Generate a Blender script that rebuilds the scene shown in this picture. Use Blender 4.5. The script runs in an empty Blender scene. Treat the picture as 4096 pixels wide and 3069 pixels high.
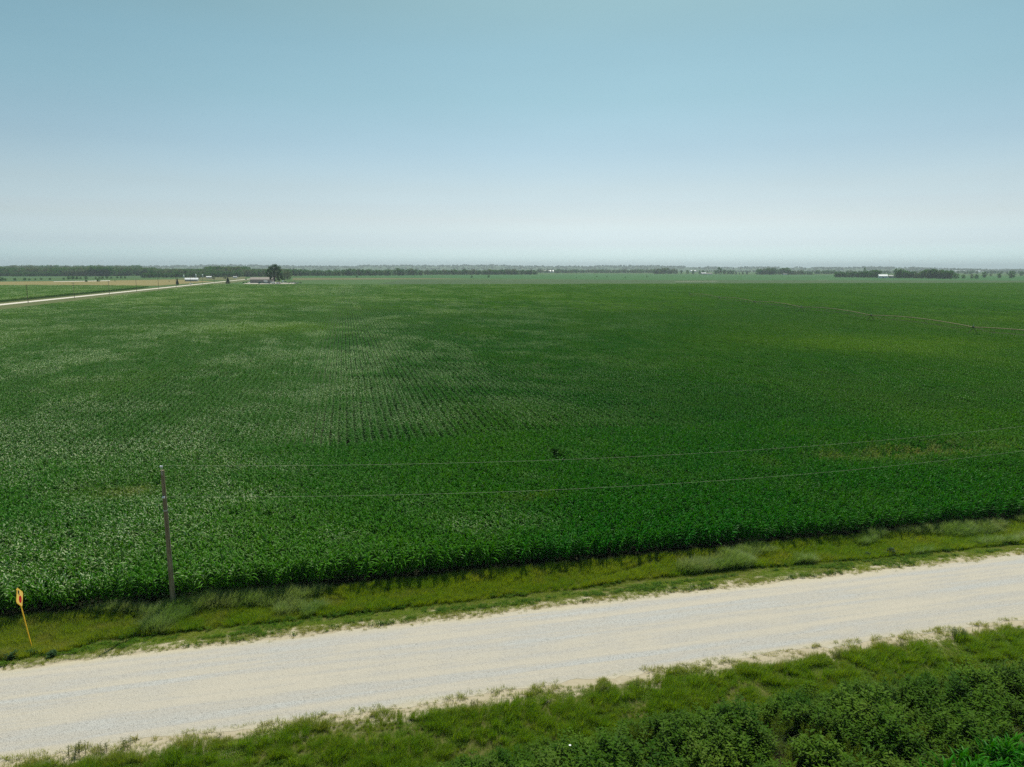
import bpy, math, random
import numpy as np
from mathutils import Vector, Matrix, Euler
R = math.radians
PI = math.pi
scene = bpy.context.scene
COL = scene.collection

# ------------------------------------------------------------------ camera, sky, sun, exposure
CAM_H = 22.0
FPX = 2800.0
PW, PH = 4096.0, 3069.0
PITCH, YAW, ROLL = 9.32, 13.3, 0.10
SUN_EL, SUN_AZ = 57.0, 25.0

def cam_basis():
    p, y, r = R(PITCH), R(YAW), R(ROLL)
    f = Vector((math.sin(y)*math.cos(p), math.cos(y)*math.cos(p), -math.sin(p)))
    rt = Vector((math.cos(y), -math.sin(y), 0)); up = rt.cross(f)
    return rt*math.cos(r)+up*math.sin(r), -rt*math.sin(r)+up*math.cos(r), f
RT, UP, FW = cam_basis()
cd = bpy.data.cameras.new('camera'); cam = bpy.data.objects.new('camera', cd); COL.objects.link(cam)
m = Matrix((RT, UP, -FW)).transposed().to_4x4(); m.translation = Vector((0, 0, CAM_H))
cam.matrix_world = m
cd.sensor_fit = 'HORIZONTAL'; cd.sensor_width = 36.0; cd.lens = 36.0*FPX/PW
cd.clip_start = 0.5; cd.clip_end = 40000.0
scene.camera = cam

def G(x, y, z=0.0):
    "point on the ground seen at a pixel of the 4096 px photograph"
    d = FW + RT*((x-PW/2)/FPX) + UP*((PH/2-y)/FPX)
    t = (z-CAM_H)/d.z
    return Vector((d.x*t, d.y*t, z))
def AZ(x):                       # horizontal direction through photograph column x
    d = FW + RT*((x-PW/2)/FPX)
    return Vector((d.x, d.y, 0)).normalized()

w = bpy.data.worlds.new('World'); scene.world = w; w.use_nodes = True
nt = w.node_tree; nt.nodes.clear()
sky = nt.nodes.new('ShaderNodeTexSky'); sky.sky_type = 'NISHITA'; sky.sun_disc = False
sky.sun_elevation = R(SUN_EL); sky.sun_rotation = R(SUN_AZ)
sky.altitude = 350; sky.air_density = 1.0; sky.dust_density = 2.2; sky.ozone_density = 1.2
hsv = nt.nodes.new('ShaderNodeHueSaturation'); hsv.inputs['Hue'].default_value = 0.478
hsv.inputs['Saturation'].default_value = 0.80; hsv.inputs['Value'].default_value = 1.0
bg = nt.nodes.new('ShaderNodeBackground'); bg.inputs['Strength'].default_value = 0.10
wo = nt.nodes.new('ShaderNodeOutputWorld')
nt.links.new(sky.outputs[0], hsv.inputs['Color'])
# the air's colour by height above the horizon, the same all round
SKYTINT = [(0.0, (1.38, 2.08, 2.50)), (0.9, (1.32, 1.93, 2.30)), (1.9, (1.10, 1.40, 1.70)), (3.8, (1.02, 1.13, 1.24)), (6.1, (0.92, 1.00, 1.04)), (9.1, (0.77, 0.91, 0.95)), (12.7, (0.67, 0.88, 0.88)), (16.1, (0.63, 0.86, 0.85)), (19.1, (0.62, 0.84, 0.79)), (40, (0.61, 0.81, 0.78))]
tc = nt.nodes.new('ShaderNodeTexCoord'); sx = nt.nodes.new('ShaderNodeSeparateXYZ'); rp = nt.nodes.new('ShaderNodeValToRGB')
nt.links.new(tc.outputs['Generated'], sx.inputs[0]); nt.links.new(sx.outputs['Z'], rp.inputs[0])
els = rp.color_ramp.elements
while len(els) < len(SKYTINT): els.new(0.5)
for e_, (el_, c_) in zip(els, SKYTINT): e_.position = math.sin(R(el_)); e_.color = (c_[0]/3, c_[1]/3, c_[2]/3, 1)
mul = nt.nodes.new('ShaderNodeVectorMath'); mul.operation = 'MULTIPLY'; mul2 = nt.nodes.new('ShaderNodeVectorMath'); mul2.operation = 'SCALE'; mul2.inputs['Scale'].default_value = 3.0
nt.links.new(hsv.outputs[0], mul.inputs[0]); nt.links.new(rp.outputs[0], mul.inputs[1]); nt.links.new(mul.outputs[0], mul2.inputs[0])
# faint uneven high haze
sn = nt.nodes.new('ShaderNodeTexNoise'); sn.inputs['Scale'].default_value = 2.2; sn.inputs['Detail'].default_value = 4
sm_ = nt.nodes.new('ShaderNodeMapping'); sm_.inputs['Scale'].default_value = (1, 1, 5); nt.links.new(tc.outputs['Generated'], sm_.inputs[0]); nt.links.new(sm_.outputs[0], sn.inputs['Vector'])
sr = nt.nodes.new('ShaderNodeMapRange'); sr.inputs['From Min'].default_value = 0.3; sr.inputs['From Max'].default_value = 0.7; sr.inputs['To Min'].default_value = 1.00; sr.inputs['To Max'].default_value = 1.06
nt.links.new(sn.outputs['Fac'], sr.inputs['Value']); mul3 = nt.nodes.new('ShaderNodeVectorMath'); mul3.operation = 'SCALE'
nt.links.new(mul2.outputs[0], mul3.inputs[0]); nt.links.new(sr.outputs[0], mul3.inputs['Scale']); nt.links.new(mul3.outputs[0], bg.inputs['Color'])
nt.links.new(bg.outputs[0], wo.inputs['Surface'])

sd = bpy.data.lights.new('sun', 'SUN'); sun = bpy.data.objects.new('sun', sd); COL.objects.link(sun)
sd.energy = 4.8; sd.angle = R(0.53); sd.color = (1.0, 0.94, 0.84)
sdir = Vector((math.sin(R(SUN_AZ))*math.cos(R(SUN_EL)), math.cos(R(SUN_AZ))*math.cos(R(SUN_EL)), math.sin(R(SUN_EL))))
sun.rotation_euler = sdir.to_track_quat('Z', 'Y').to_euler()
sun.location = (0, 0, 60)

vs = scene.view_settings
scene.display_settings.display_device = 'sRGB'
vs.view_transform = 'Standard'; vs.look = 'None'; vs.exposure = 0.0; vs.gamma = 1.0; vs.use_curve_mapping = False
cy = scene.cycles
cy.max_bounces = 5; cy.diffuse_bounces = 1; cy.glossy_bounces = 2; cy.transmission_bounces = 3
cy.transparent_max_bounces = 4; cy.volume_bounces = 0
cy.use_denoising = False; cy.caustics_reflective = False; cy.caustics_refractive = False
cy.sample_clamp_indirect = 3.0; cy.sample_clamp_direct = 12.0
try: cy.denoising_prefilter = 'ACCURATE'
except Exception: pass

# ------------------------------------------------------------------ helpers
rng = np.random.default_rng(7)
rnd = random.Random(11)

def vnoise(x, y, seed=0):
    "smooth value noise 0..1 for numpy arrays"
    xi = np.floor(x).astype(np.int64); yi = np.floor(y).astype(np.int64)
    fx = x-xi; fy = y-yi
    fx = fx*fx*(3-2*fx); fy = fy*fy*(3-2*fy)
    def h(a, b):
        n = (a*374761393 + b*668265263 + seed*982451653) & 0xffffffff
        n = ((n ^ (n >> 13))*1274126177) & 0xffffffff
        return ((n ^ (n >> 16)) & 0xffff)/65535.0
    return (h(xi, yi)*(1-fx)+h(xi+1, yi)*fx)*(1-fy)+(h(xi, yi+1)*(1-fx)+h(xi+1, yi+1)*fx)*fy
def fbm(x, y, seed=0, o=4):
    x = np.asarray(x, float); y = np.asarray(y, float)
    s = 0; a = 0.5; t = 0
    for k in range(o):
        s = s+a*vnoise(x*2**k, y*2**k, seed+k*17); t += a; a *= 0.5
    return s/t

def ground_z(x, y):
    x = np.asarray(x, float); y = np.asarray(y, float)
    def bump(a, b, c, d): # 0 outside a..d, 1 within b..c
        u = np.clip((y-a)/(b-a), 0, 1); v = np.clip((d-y)/(d-c), 0, 1)
        return (u*u*(3-2*u))*(v*v*(3-2*v))
    z = -0.38*bump(41.6, 44.6, 45.6, 47.9) - 0.55*bump(18.0, 22.5, 26.5, 32.0)
    z = z+0.10*(fbm(x*0.35, y*0.35, 3)-0.5)*bump(41.6, 43.0, 46.8, 47.9)
    return z

def tag(o, label=None, cat=None, group=None, kind=None):
    if label: o['label'] = label
    if cat: o['category'] = cat
    if group: o['group'] = group
    if kind: o['kind'] = kind
    return o
def mesh(name, verts, faces, mats, fmat=None, smooth=False):
    me = bpy.data.meshes.new(name); me.from_pydata([tuple(v) for v in verts], [], faces)
    for k in (mats if isinstance(mats, (list, tuple)) else [mats]): me.materials.append(k)
    if fmat is not None: me.polygons.foreach_set('material_index', fmat)
    if smooth: me.polygons.foreach_set('use_smooth', [True]*len(faces))
    me.update(); return me
def link(name, me, parent=None, loc=None, rot=None):
    o = bpy.data.objects.new(name, me); COL.objects.link(o)
    if parent: o.parent = parent
    if loc is not None: o.location = loc
    if rot is not None: o.rotation_euler = rot
    return o
def empty(name, loc=(0, 0, 0), rz=0.0):
    o = bpy.data.objects.new(name, None); COL.objects.link(o); o.location = loc; o.rotation_euler = (0, 0, rz)
    o.empty_display_size = 0.3
    return o
def copy_tree(o, parent=None):
    c = o.copy(); COL.objects.link(c)
    if parent: c.parent = parent
    for ch in list(o.children): copy_tree(ch, c)
    return c

class MB:
    "collects shapes into one mesh"
    def __init__(s): s.v = []; s.f = []; s.m = []
    def add(s, vs_, fs, mi=0):
        n = len(s.v); s.v += [tuple(v) for v in vs_]; s.f += [tuple(i+n for i in f) for f in fs]; s.m += [mi]*len(fs)
    def box(s, c, d, mi=0, rz=0, taper=1.0):
        x, y, z = d[0]/2, d[1]/2, d[2]/2; q = []
        for sz in (-1, 1):
            t = taper if sz > 0 else 1
            for sx, sy in ((-1, -1), (1, -1), (1, 1), (-1, 1)):
                a, b = sx*x*t, sy*y*t
                q.append((c[0]+a*math.cos(rz)-b*math.sin(rz), c[1]+a*math.sin(rz)+b*math.cos(rz), c[2]+sz*z))
        s.add(q, [(0, 3, 2, 1), (4, 5, 6, 7), (0, 1, 5, 4), (1, 2, 6, 5), (2, 3, 7, 6), (3, 0, 4, 7)], mi); return s
    def tube(s, pts, r, n=6, mi=0, cap=True):
        pts = [Vector(p) for p in pts]; rs = r if isinstance(r, (list, tuple)) else [r]*len(pts); base = len(s.v)
        for i, p in enumerate(pts):
            d = (pts[min(i+1, len(pts)-1)]-pts[max(i-1, 0)]).normalized()
            a = d.orthogonal().normalized() if abs(d.z) < 0.9 else Vector((1, 0, 0)).cross(d).normalized()
            if abs(d.z) < 0.9: a = Vector((0, 0, 1)).cross(d).normalized()
            b = d.cross(a)
            for k in range(n):
                t = 2*PI*k/n; s.v.append(tuple(p+(a*math.cos(t)+b*math.sin(t))*rs[i]))
        for i in range(len(pts)-1):
            for k in range(n):
                s.f.append((base+i*n+k, base+i*n+(k+1) % n, base+(i+1)*n+(k+1) % n, base+(i+1)*n+k)); s.m.append(mi)
        if cap:
            s.f.append(tuple(base+k for k in reversed(range(n)))); s.m.append(mi)
            s.f.append(tuple(base+(len(pts)-1)*n+k for k in range(n))); s.m.append(mi)
        return s
    def prism(s, outline, y0, y1, mi=0):
        "outline of (x,z) points swept along y"
        n = len(outline)
        s.add([(x, y0, z) for x, z in outline]+[(x, y1, z) for x, z in outline],
              [tuple(range(n)), tuple(reversed(range(n, 2*n)))]+[(i, i+n, (i+1) % n+n, (i+1) % n) for i in range(n)], mi); return s
    def mesh(s, name, mats, smooth=False): return mesh(name, s.v, s.f, mats, s.m, smooth)
    def build(s, name, mats, parent=None, loc=None, rot=None, smooth=False): return link(name, s.mesh(name, mats, smooth), parent, loc, rot)

# ------------------------------------------------------------------ materials
def newmat(name):
    m_ = bpy.data.materials.new(name); m_.use_nodes = True; n = m_.node_tree; n.nodes.clear()
    o = n.nodes.new('ShaderNodeOutputMaterial'); return m_, n, o
def N(n, t, **kw):
    q = n.nodes.new(t)
    for k, v in kw.items():
        if k.startswith('i_'): q.inputs[k[2:].replace('_', ' ')].default_value = v
        else: setattr(q, k, v)
    return q
def c4(c): return (c[0], c[1], c[2], 1)
def mix(n, fac, a, b, blend='MIX'):
    q = n.nodes.new('ShaderNodeMix'); q.data_type = 'RGBA'; q.blend_type = blend
    for s_, v in ((0, fac), (6, a), (7, b)):
        if isinstance(v, bpy.types.NodeSocket): n.links.new(v, q.inputs[s_])
        else: q.inputs[s_].default_value = v if s_ == 0 else c4(v)
    return q.outputs[2]
def noise(n, scale, detail=4, rough=0.5, vec=None, dist=0.0):
    q = N(n, 'ShaderNodeTexNoise'); q.inputs['Scale'].default_value = scale; q.inputs['Detail'].default_value = detail
    q.inputs['Roughness'].default_value = rough; q.inputs['Distortion'].default_value = dist
    if vec is not None: n.links.new(vec, q.inputs['Vector'])
    return q.outputs['Fac']
def ramp(n, fac, stops):
    q = N(n, 'ShaderNodeValToRGB'); e = q.color_ramp.elements
    while len(e) < len(stops): e.new(0.5)
    for k, (p, c) in enumerate(stops):
        e[k].position = p; e[k].color = c4(c) if isinstance(c, (tuple, list)) else (c, c, c, 1)
    n.links.new(fac, q.inputs[0]); return q.outputs[0]
def mapping(n, scale, rot=0):
    g = N(n, 'ShaderNodeNewGeometry'); q = N(n, 'ShaderNodeMapping'); q.inputs['Scale'].default_value = scale
    q.inputs['Rotation'].default_value = (0, 0, rot)
    n.links.new(g.outputs['Position'], q.inputs['Vector']); return q.outputs[0]
def mathn(n, op, a, b=None):
    q = N(n, 'ShaderNodeMath', operation=op)
    for k, v in enumerate((a, b)):
        if v is None: continue
        if isinstance(v, bpy.types.NodeSocket): n.links.new(v, q.inputs[k])
        else: q.inputs[k].default_value = v
    return q.outputs[0]
def finish(n, o, color, rough=0.8, spec=0.3, metal=0.0, bump=None, bstr=0.3, bdist=0.05):
    p = N(n, 'ShaderNodeBsdfPrincipled'); p.inputs['Roughness'].default_value = rough
    p.inputs['Specular IOR Level'].default_value = spec; p.inputs['Metallic'].default_value = metal
    if isinstance(color, bpy.types.NodeSocket): n.links.new(color, p.inputs['Base Color'])
    else: p.inputs['Base Color'].default_value = c4(color)
    if bump is not None:
        b = N(n, 'ShaderNodeBump'); b.inputs['Strength'].default_value = bstr; b.inputs['Distance'].default_value = bdist
        n.links.new(bump, b.inputs['Height']); n.links.new(b.outputs[0], p.inputs['Normal'])
    n.links.new(p.outputs[0], o.inputs['Surface']); return p
def simple(name, col, rough=0.7, spec=0.3, metal=0.0, var=0.15, vscale=6.0):
    m_, n, o = newmat(name)
    v = mapping(n, (1, 1, 1)); f = noise(n, vscale, 5, 0.6, v)
    a = tuple(c*(1-var) for c in col); b = tuple(min(1, c*(1+var)) for c in col)
    finish(n, o, mix(n, f, a, b), rough, spec, metal); return m_

def leafmat(name, green, pale, dry, rough=0.4, spec=0.5, trans=0.35, attr=True, rvar=0.5, glint_col=None):
    """leaf: colour varies per plant ('tint' 0..1 towards pale, 'dry' towards dry straw), light passes through"""
    m_, n, o = newmat(name)
    info = N(n, 'ShaderNodeObjectInfo')
    f = mathn(n, 'MULTIPLY', info.outputs['Random'], rvar)
    col = mix(n, f, green, pale)
    if attr:
        t = N(n, 'ShaderNodeAttribute', attribute_type='INSTANCER', attribute_name='tint')
        d = N(n, 'ShaderNodeAttribute', attribute_type='INSTANCER', attribute_name='dry')
        col = mix(n, t.outputs['Fac'], col, pale); col = mix(n, d.outputs['Fac'], col, dry)
    g = N(n, 'ShaderNodeNewGeometry')
    q = N(n, 'ShaderNodeTexNoise'); q.inputs['Scale'].default_value = 1.7; q.inputs['Detail'].default_value = 2
    n.links.new(g.outputs['Position'], q.inputs['Vector'])
    col = mix(n, mathn(n, 'MULTIPLY', q.outputs['Fac'], 0.5), col, tuple(c*0.45 for c in green))
    if glint_col:            # sun glints and pale undersides of blown leaves, painted into the colour
        u = N(n, 'ShaderNodeAttribute', attribute_type='INSTANCER', attribute_name='glint')
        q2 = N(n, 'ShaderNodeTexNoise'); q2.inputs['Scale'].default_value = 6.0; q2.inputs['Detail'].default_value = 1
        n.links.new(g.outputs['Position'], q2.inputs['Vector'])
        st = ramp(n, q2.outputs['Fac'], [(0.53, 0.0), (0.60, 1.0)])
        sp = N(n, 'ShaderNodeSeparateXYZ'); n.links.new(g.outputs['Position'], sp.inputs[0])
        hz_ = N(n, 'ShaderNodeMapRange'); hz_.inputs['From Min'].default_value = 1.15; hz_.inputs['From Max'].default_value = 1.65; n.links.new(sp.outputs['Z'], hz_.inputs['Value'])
        st = mathn(n, 'MULTIPLY', st, hz_.outputs[0])      # painted glints only on the upper leaves
        col = mix(n, mathn(n, 'MULTIPLY', u.outputs['Fac'], st), col, glint_col)
    p = N(n, 'ShaderNodeBsdfPrincipled'); p.inputs['Roughness'].default_value = rough
    p.inputs['Specular IOR Level'].default_value = spec
    n.links.new(col, p.inputs['Base Color'])
    tb = N(n, 'ShaderNodeBsdfTranslucent')
    hs = N(n, 'ShaderNodeHueSaturation'); hs.inputs['Hue'].default_value = 0.49; hs.inputs['Saturation'].default_value = 1.15
    hs.inputs['Value'].default_value = 1.3; n.links.new(col, hs.inputs['Color']); n.links.new(hs.outputs[0], tb.inputs[0])
    ms = N(n, 'ShaderNodeMixShader'); ms.inputs[0].default_value = trans
    n.links.new(p.outputs[0], ms.inputs[1]); n.links.new(tb.outputs[0], ms.inputs[2]); n.links.new(ms.outputs[0], o.inputs['Surface'])
    return m_

M = {}
M['corn'] = leafmat('corn leaf', (0.010, 0.168, 0.003), (0.155, 0.330, 0.010), (0.40, 0.37, 0.12), 0.40, 0.045, 0.24, rvar=0.2, glint_col=(0.72, 0.79, 0.50))
M['stalk'] = leafmat('corn stalk', (0.035, 0.075, 0.015), (0.09, 0.11, 0.03), (0.26, 0.2, 0.09), 0.5, 0.4, 0.05)
M['grass'] = leafmat('verge grass', (0.125, 0.29, 0.012), (0.33, 0.41, 0.035), (0.45, 0.36, 0.13), 0.55, 0.22, 0.40)
M['palegrass'] = leafmat('pale wind blown grass', (0.15, 0.29, 0.055), (0.30, 0.40, 0.11), (0.42, 0.38, 0.18), 0.45, 0.30, 0.40)
M['weed'] = leafmat('broad weed leaf', (0.020, 0.080, 0.002), (0.14, 0.25, 0.018), (0.22, 0.2, 0.05), 0.5, 0.03, 0.25)
M['feather'] = leafmat('feathery weed leaf', (0.11, 0.18, 0.010), (0.19, 0.25, 0.02), (0.18, 0.16, 0.05), 0.8, 0.05, 0.3, attr=False)
M['roadweed'] = leafmat('road edge weed leaf', (0.11, 0.14, 0.035), (0.17, 0.18, 0.05), (0.24, 0.19, 0.09), 0.7, 0.12, 0.3, attr=False)
M['darkweed'] = leafmat('dark broad leaf', (0.018, 0.065, 0.012), (0.04, 0.10, 0.02), (0.1, 0.1, 0.05), 0.6, 0.18, 0.25, attr=False)
M['stem'] = simple('stem', (0.07, 0.09, 0.03), 0.7, 0.2)
def treemat(name, a, b):
    return leafmat(name, a, b, (0.2, 0.16, 0.06), 0.8, 0.03, 0.42, attr=False, rvar=0.9)
M['tree1'] = treemat('oak foliage', (0.035, 0.140, 0.024), (0.095, 0.210, 0.042))
M['treedark'] = treemat('dark cottonwood foliage', (0.022, 0.085, 0.014), (0.05, 0.12, 0.022))
M['tree2'] = treemat('pale foliage', (0.10, 0.16, 0.06), (0.14, 0.18, 0.075))
M['conifer'] = treemat('cedar foliage', (0.018, 0.048, 0.018), (0.04, 0.065, 0.022))
M['bark'] = simple('bark', (0.10, 0.075, 0.055), 0.9, 0.1, var=0.3)

def ground_mat():
    m_, n, o = newmat('ground grass and soil')
    v = mapping(n, (1, 1, 1))
    big = noise(n, 0.0016, 4, 0.55, v); mid = noise(n, 0.06, 4, 0.6, v); fine = noise(n, 3.0, 6, 0.7, v)
    far = mix(n, big, (0.040, 0.095, 0.018), (0.060, 0.12, 0.025))
    near = mix(n, fine, (0.06, 0.08, 0.015), (0.16, 0.15, 0.05))
    sep = N(n, 'ShaderNodeSeparateXYZ'); n.links.new(v, sep.inputs[0])
    # bare sandy soil beside the gravel road (Y 31..33.4 and 40.9..42)
    d = mathn(n, 'ABSOLUTE', mathn(n, 'SUBTRACT', sep.outputs['Y'], 37.05))
    patch = noise(n, 0.9, 5, 0.65, mapping(n, (0.45, 1.0, 1.0)))
    d2 = mathn(n, 'ADD', d, mathn(n, 'MULTIPLY', mathn(n, 'SUBTRACT', patch, 0.5), 5.5))
    mr = N(n, 'ShaderNodeMapRange'); mr.inputs['From Min'].default_value = 4.9; mr.inputs['From Max'].default_value = 5.6
    n.links.new(d2, mr.inputs['Value'])
    sand = mix(n, fine, (0.30, 0.25, 0.16), (0.50, 0.45, 0.33))
    near = mix(n, mr.outputs[0], sand, near)
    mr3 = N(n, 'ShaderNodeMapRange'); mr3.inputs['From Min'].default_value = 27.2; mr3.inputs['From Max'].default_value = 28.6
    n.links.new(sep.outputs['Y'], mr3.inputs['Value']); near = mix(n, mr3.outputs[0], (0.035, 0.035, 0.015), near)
    mr2 = N(n, 'ShaderNodeMapRange'); mr2.inputs['From Min'].default_value = 60; mr2.inputs['From Max'].default_value = 140
    n.links.new(sep.outputs['Y'], mr2.inputs['Value'])
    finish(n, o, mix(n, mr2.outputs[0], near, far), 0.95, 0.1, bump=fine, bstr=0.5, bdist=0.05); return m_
M['ground'] = ground_mat()

def gravel_mat():
    m_, n, o = newmat('crushed limestone gravel')
    v = mapping(n, (1, 1, 1))
    st = noise(n, 1.0, 3, 0.55, mapping(n, (0.035, 1.0, 1.0), R(0.6)), 0.3)
    st2 = noise(n, 1.0, 4, 0.6, mapping(n, (0.10, 2.2, 1.0)), 0.4)
    pat = noise(n, 0.35, 4, 0.6, v)
    f = mathn(n, 'ADD', mathn(n, 'MULTIPLY', st, 0.65), mathn(n, 'ADD', mathn(n, 'MULTIPLY', st2, 0.2), mathn(n, 'MULTIPLY', pat, 0.15)))
    track = ramp(n, f, [(0.36, (0.53, 0.485, 0.40)), (0.46, (0.505, 0.47, 0.395)), (0.52, (0.465, 0.445, 0.40)), (0.60, (0.47, 0.475, 0.455))])
    vor = N(n, 'ShaderNodeTexVoronoi'); vor.inputs['Scale'].default_value = 24.0; n.links.new(v, vor.inputs['Vector'])
    sepc = N(n, 'ShaderNodeSeparateColor'); n.links.new(vor.outputs['Color'], sepc.inputs[0])
    stones = ramp(n, sepc.outputs[0], [(0.0, 0.40), (0.12, 0.74), (0.5, 0.98), (0.9, 1.05), (1.0, 1.15)])
    amt = ramp(n, f, [(0.40, 0.30), (0.5, 0.55), (0.62, 0.95)])
    fine = noise(n, 45, 3, 0.7, v)
    col = mix(n, amt, track, mix(n, 1.0, track, stones, 'MULTIPLY'))
    col = mix(n, mathn(n, 'MULTIPLY', fine, 0.35), col, (0.30, 0.27, 0.21))
    # dusty tan margin
    sep = N(n, 'ShaderNodeSeparateXYZ'); n.links.new(v, sep.inputs[0])
    d = mathn(n, 'ABSOLUTE', mathn(n, 'SUBTRACT', sep.outputs['Y'], 37.05))
    mr = N(n, 'ShaderNodeMapRange'); mr.inputs['From Min'].default_value = 3.4; mr.inputs['From Max'].default_value = 4.1
    n.links.new(mathn(n, 'ADD', d, mathn(n, 'MULTIPLY', mathn(n, 'SUBTRACT', pat, 0.5), 1.5)), mr.inputs['Value'])
    col = mix(n, mathn(n, 'MULTIPLY', mr.outputs[0], 0.55), col, (0.50, 0.44, 0.29))
    hgt = mathn(n, 'ADD', vor.outputs['Distance'], fine)
    finish(n, o, col, 0.95, 0.15, bump=hgt, bstr=0.6, bdist=0.03); return m_
M['gravel'] = gravel_mat()

def field_mat(name, a, b, scale=0.02, rowdir=None):
    m_, n, o = newmat(name)
    v = mapping(n, (1, 1, 1))
    f = noise(n, scale, 5, 0.65, v); f2 = noise(n, 0.6, 4, 0.7, v)
    col = mix(n, ramp(n, f, [(0.35, 0.0), (0.65, 1.0)]), a, b)
    col = mix(n, mathn(n, 'MULTIPLY', f2, 0.5), col, tuple(c*0.4 for c in a))
    finish(n, o, col, 0.9, 0.15, bump=f2, bstr=0.8, bdist=0.5); return m_
M['soil'] = field_mat('field soil with painted leaf shade', (0.018, 0.024, 0.008), (0.028, 0.030, 0.012), 0.5)  # soil coloured green-black to stand in for shaded lower leaves
M['gold'] = field_mat('ripe golden stubble', (0.22, 0.19, 0.06), (0.28, 0.23, 0.085), 0.012)
M['goldgreen'] = field_mat('yellowing pasture', (0.15, 0.15, 0.05), (0.10, 0.12, 0.035), 0.02)
M['soy'] = field_mat('bright green bean field', (0.018, 0.11, 0.010), (0.030, 0.13, 0.014), 0.008)
M['soy2'] = field_mat('grey green crop', (0.045, 0.12, 0.035), (0.07, 0.14, 0.05), 0.01)
M['pasture'] = field_mat('dull green pasture', (0.030, 0.085, 0.012), (0.050, 0.095, 0.018), 0.01)
M['sidegrass'] = field_mat('roadside grass', (0.10, 0.13, 0.035), (0.13, 0.14, 0.05), 0.06)
M['paleroad'] = simple('pale road gravel', (0.62, 0.58, 0.49), 0.9, 0.1, var=0.12, vscale=0.6)
M['concrete'] = simple('concrete yard', (0.42, 0.40, 0.33), 0.9, 0.1, var=0.15, vscale=0.3)
def hill_mat():
    m_, n, o = newmat('wooded hillside')
    v = mapping(n, (1, 1, 1)); f = noise(n, 0.0022, 5, 0.6, v); f2 = noise(n, 0.03, 4, 0.7, v)
    col = ramp(n, f, [(0.40, (0.085, 0.15, 0.07)), (0.54, (0.10, 0.16, 0.08)), (0.60, (0.17, 0.24, 0.13)), (0.7, (0.19, 0.25, 0.14))])
    col = mix(n, mathn(n, 'MULTIPLY', f2, 0.6), col, (0.018, 0.03, 0.014))
    finish(n, o, col, 0.95, 0.05); return m_
M['hill'] = hill_mat()
def wood_mat():
    m_, n, o = newmat('weathered pole wood')
    v = mapping(n, (14, 14, 0.8)); f = noise(n, 1.0, 6, 0.7, v, 0.5)
    finish(n, o, ramp(n, f, [(0.3, (0.11, 0.085, 0.045)), (0.5, (0.22, 0.175, 0.105)), (0.72, (0.33, 0.275, 0.18))]), 0.85, 0.2, bump=f, bstr=0.6, bdist=0.02); return m_
M['polewood'] = wood_mat()
M['metal'] = simple('galvanised metal', (0.45, 0.46, 0.46), 0.45, 0.5, 0.7)
M['porcelain'] = simple('grey white insulator', (0.72, 0.74, 0.78), 0.3, 0.5, var=0.05)
M['wire'] = simple('weathered aluminium wire', (0.30, 0.34, 0.22), 0.6, 0.2, 0.0, var=0.05)
M['signyellow'] = simple('sign yellow', (0.85, 0.50, 0.035), 0.5, 0.4, var=0.06, vscale=2)
M['signface'] = simple('faded yellow sign face', (0.90, 0.58, 0.13), 0.45, 0.5, var=0.06, vscale=3)
M['signblack'] = simple('sign black', (0.02, 0.02, 0.015), 0.6, 0.3)
M['signred'] = simple('sign red', (0.48, 0.008, 0.01), 0.5, 0.4, var=0.05)
M['pivot'] = simple('rust stained galvanised pipe', (0.16, 0.125, 0.05), 0.6, 0.4, 0.2, var=0.35, vscale=0.5)
M['pivotdark'] = simple('dull steel strut', (0.06, 0.055, 0.03), 0.7, 0.3, 0.2)
M['rubber'] = simple('black rubber', (0.02, 0.02, 0.02), 0.8, 0.2)
M['glass'] = simple('dark glass', (0.03, 0.04, 0.05), 0.1, 0.6)
M['white'] = simple('white paint', (0.78, 0.79, 0.78), 0.5, 0.4, var=0.06, vscale=1)
M['whitemetal'] = simple('white sheet metal roof', (0.80, 0.82, 0.82), 0.4, 0.5, var=0.06, vscale=0.5)
M['grey'] = simple('grey sheet metal', (0.38, 0.39, 0.37), 0.6, 0.4, var=0.1, vscale=0.5)
M['taupe'] = simple('taupe sheet metal wall', (0.27, 0.245, 0.22), 0.7, 0.3, var=0.08, vscale=0.5)
M['tauperoof'] = simple('tan sheet metal roof', (0.27, 0.235, 0.205), 0.7, 0.3, var=0.08, vscale=0.5)
M['greenpaint'] = simple('dark green machine paint', (0.015, 0.10, 0.065), 0.5, 0.4, var=0.2)
M['redpaint'] = simple('faded red paint', (0.30, 0.05, 0.035), 0.6, 0.4, var=0.2)
M['darkpaint'] = simple('dark paint', (0.03, 0.03, 0.04), 0.4, 0.5)
M['scrap'] = simple('rusty machinery', (0.10, 0.045, 0.035), 0.8, 0.3, var=0.5, vscale=1.0)
M['tank'] = simple('pale steel tank', (0.66, 0.70, 0.70), 0.4, 0.5, var=0.06)

# ------------------------------------------------------------------ the setting: ground, roads, fields, hills
def grid(name, xs, ys, zf, mat):
    X, Y = np.meshgrid(xs, ys); Z = zf(X, Y); nx, ny = len(xs), len(ys)
    v = np.stack([X.ravel(), Y.ravel(), Z.ravel()], 1).astype(np.float32)
    i = np.arange(ny-1)[:, None]*nx+np.arange(nx-1)[None, :]; i = i.ravel()
    f = np.stack([i, i+1, i+nx+1, i+nx], 1).astype(np.int32)
    me = bpy.data.meshes.new(name); me.vertices.add(len(v)); me.vertices.foreach_set('co', v.ravel())
    me.loops.add(f.size); me.loops.foreach_set('vertex_index', f.ravel())
    me.polygons.add(len(f)); me.polygons.foreach_set('loop_start', np.arange(0, f.size, 4, dtype=np.int32))
    me.update(calc_edges=True); me.validate(); me.materials.append(mat)
    return link(name, me)
far = [60, 100, 200, 400, 800, 1500, 3000, 6000, 9000, 13000]
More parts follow.
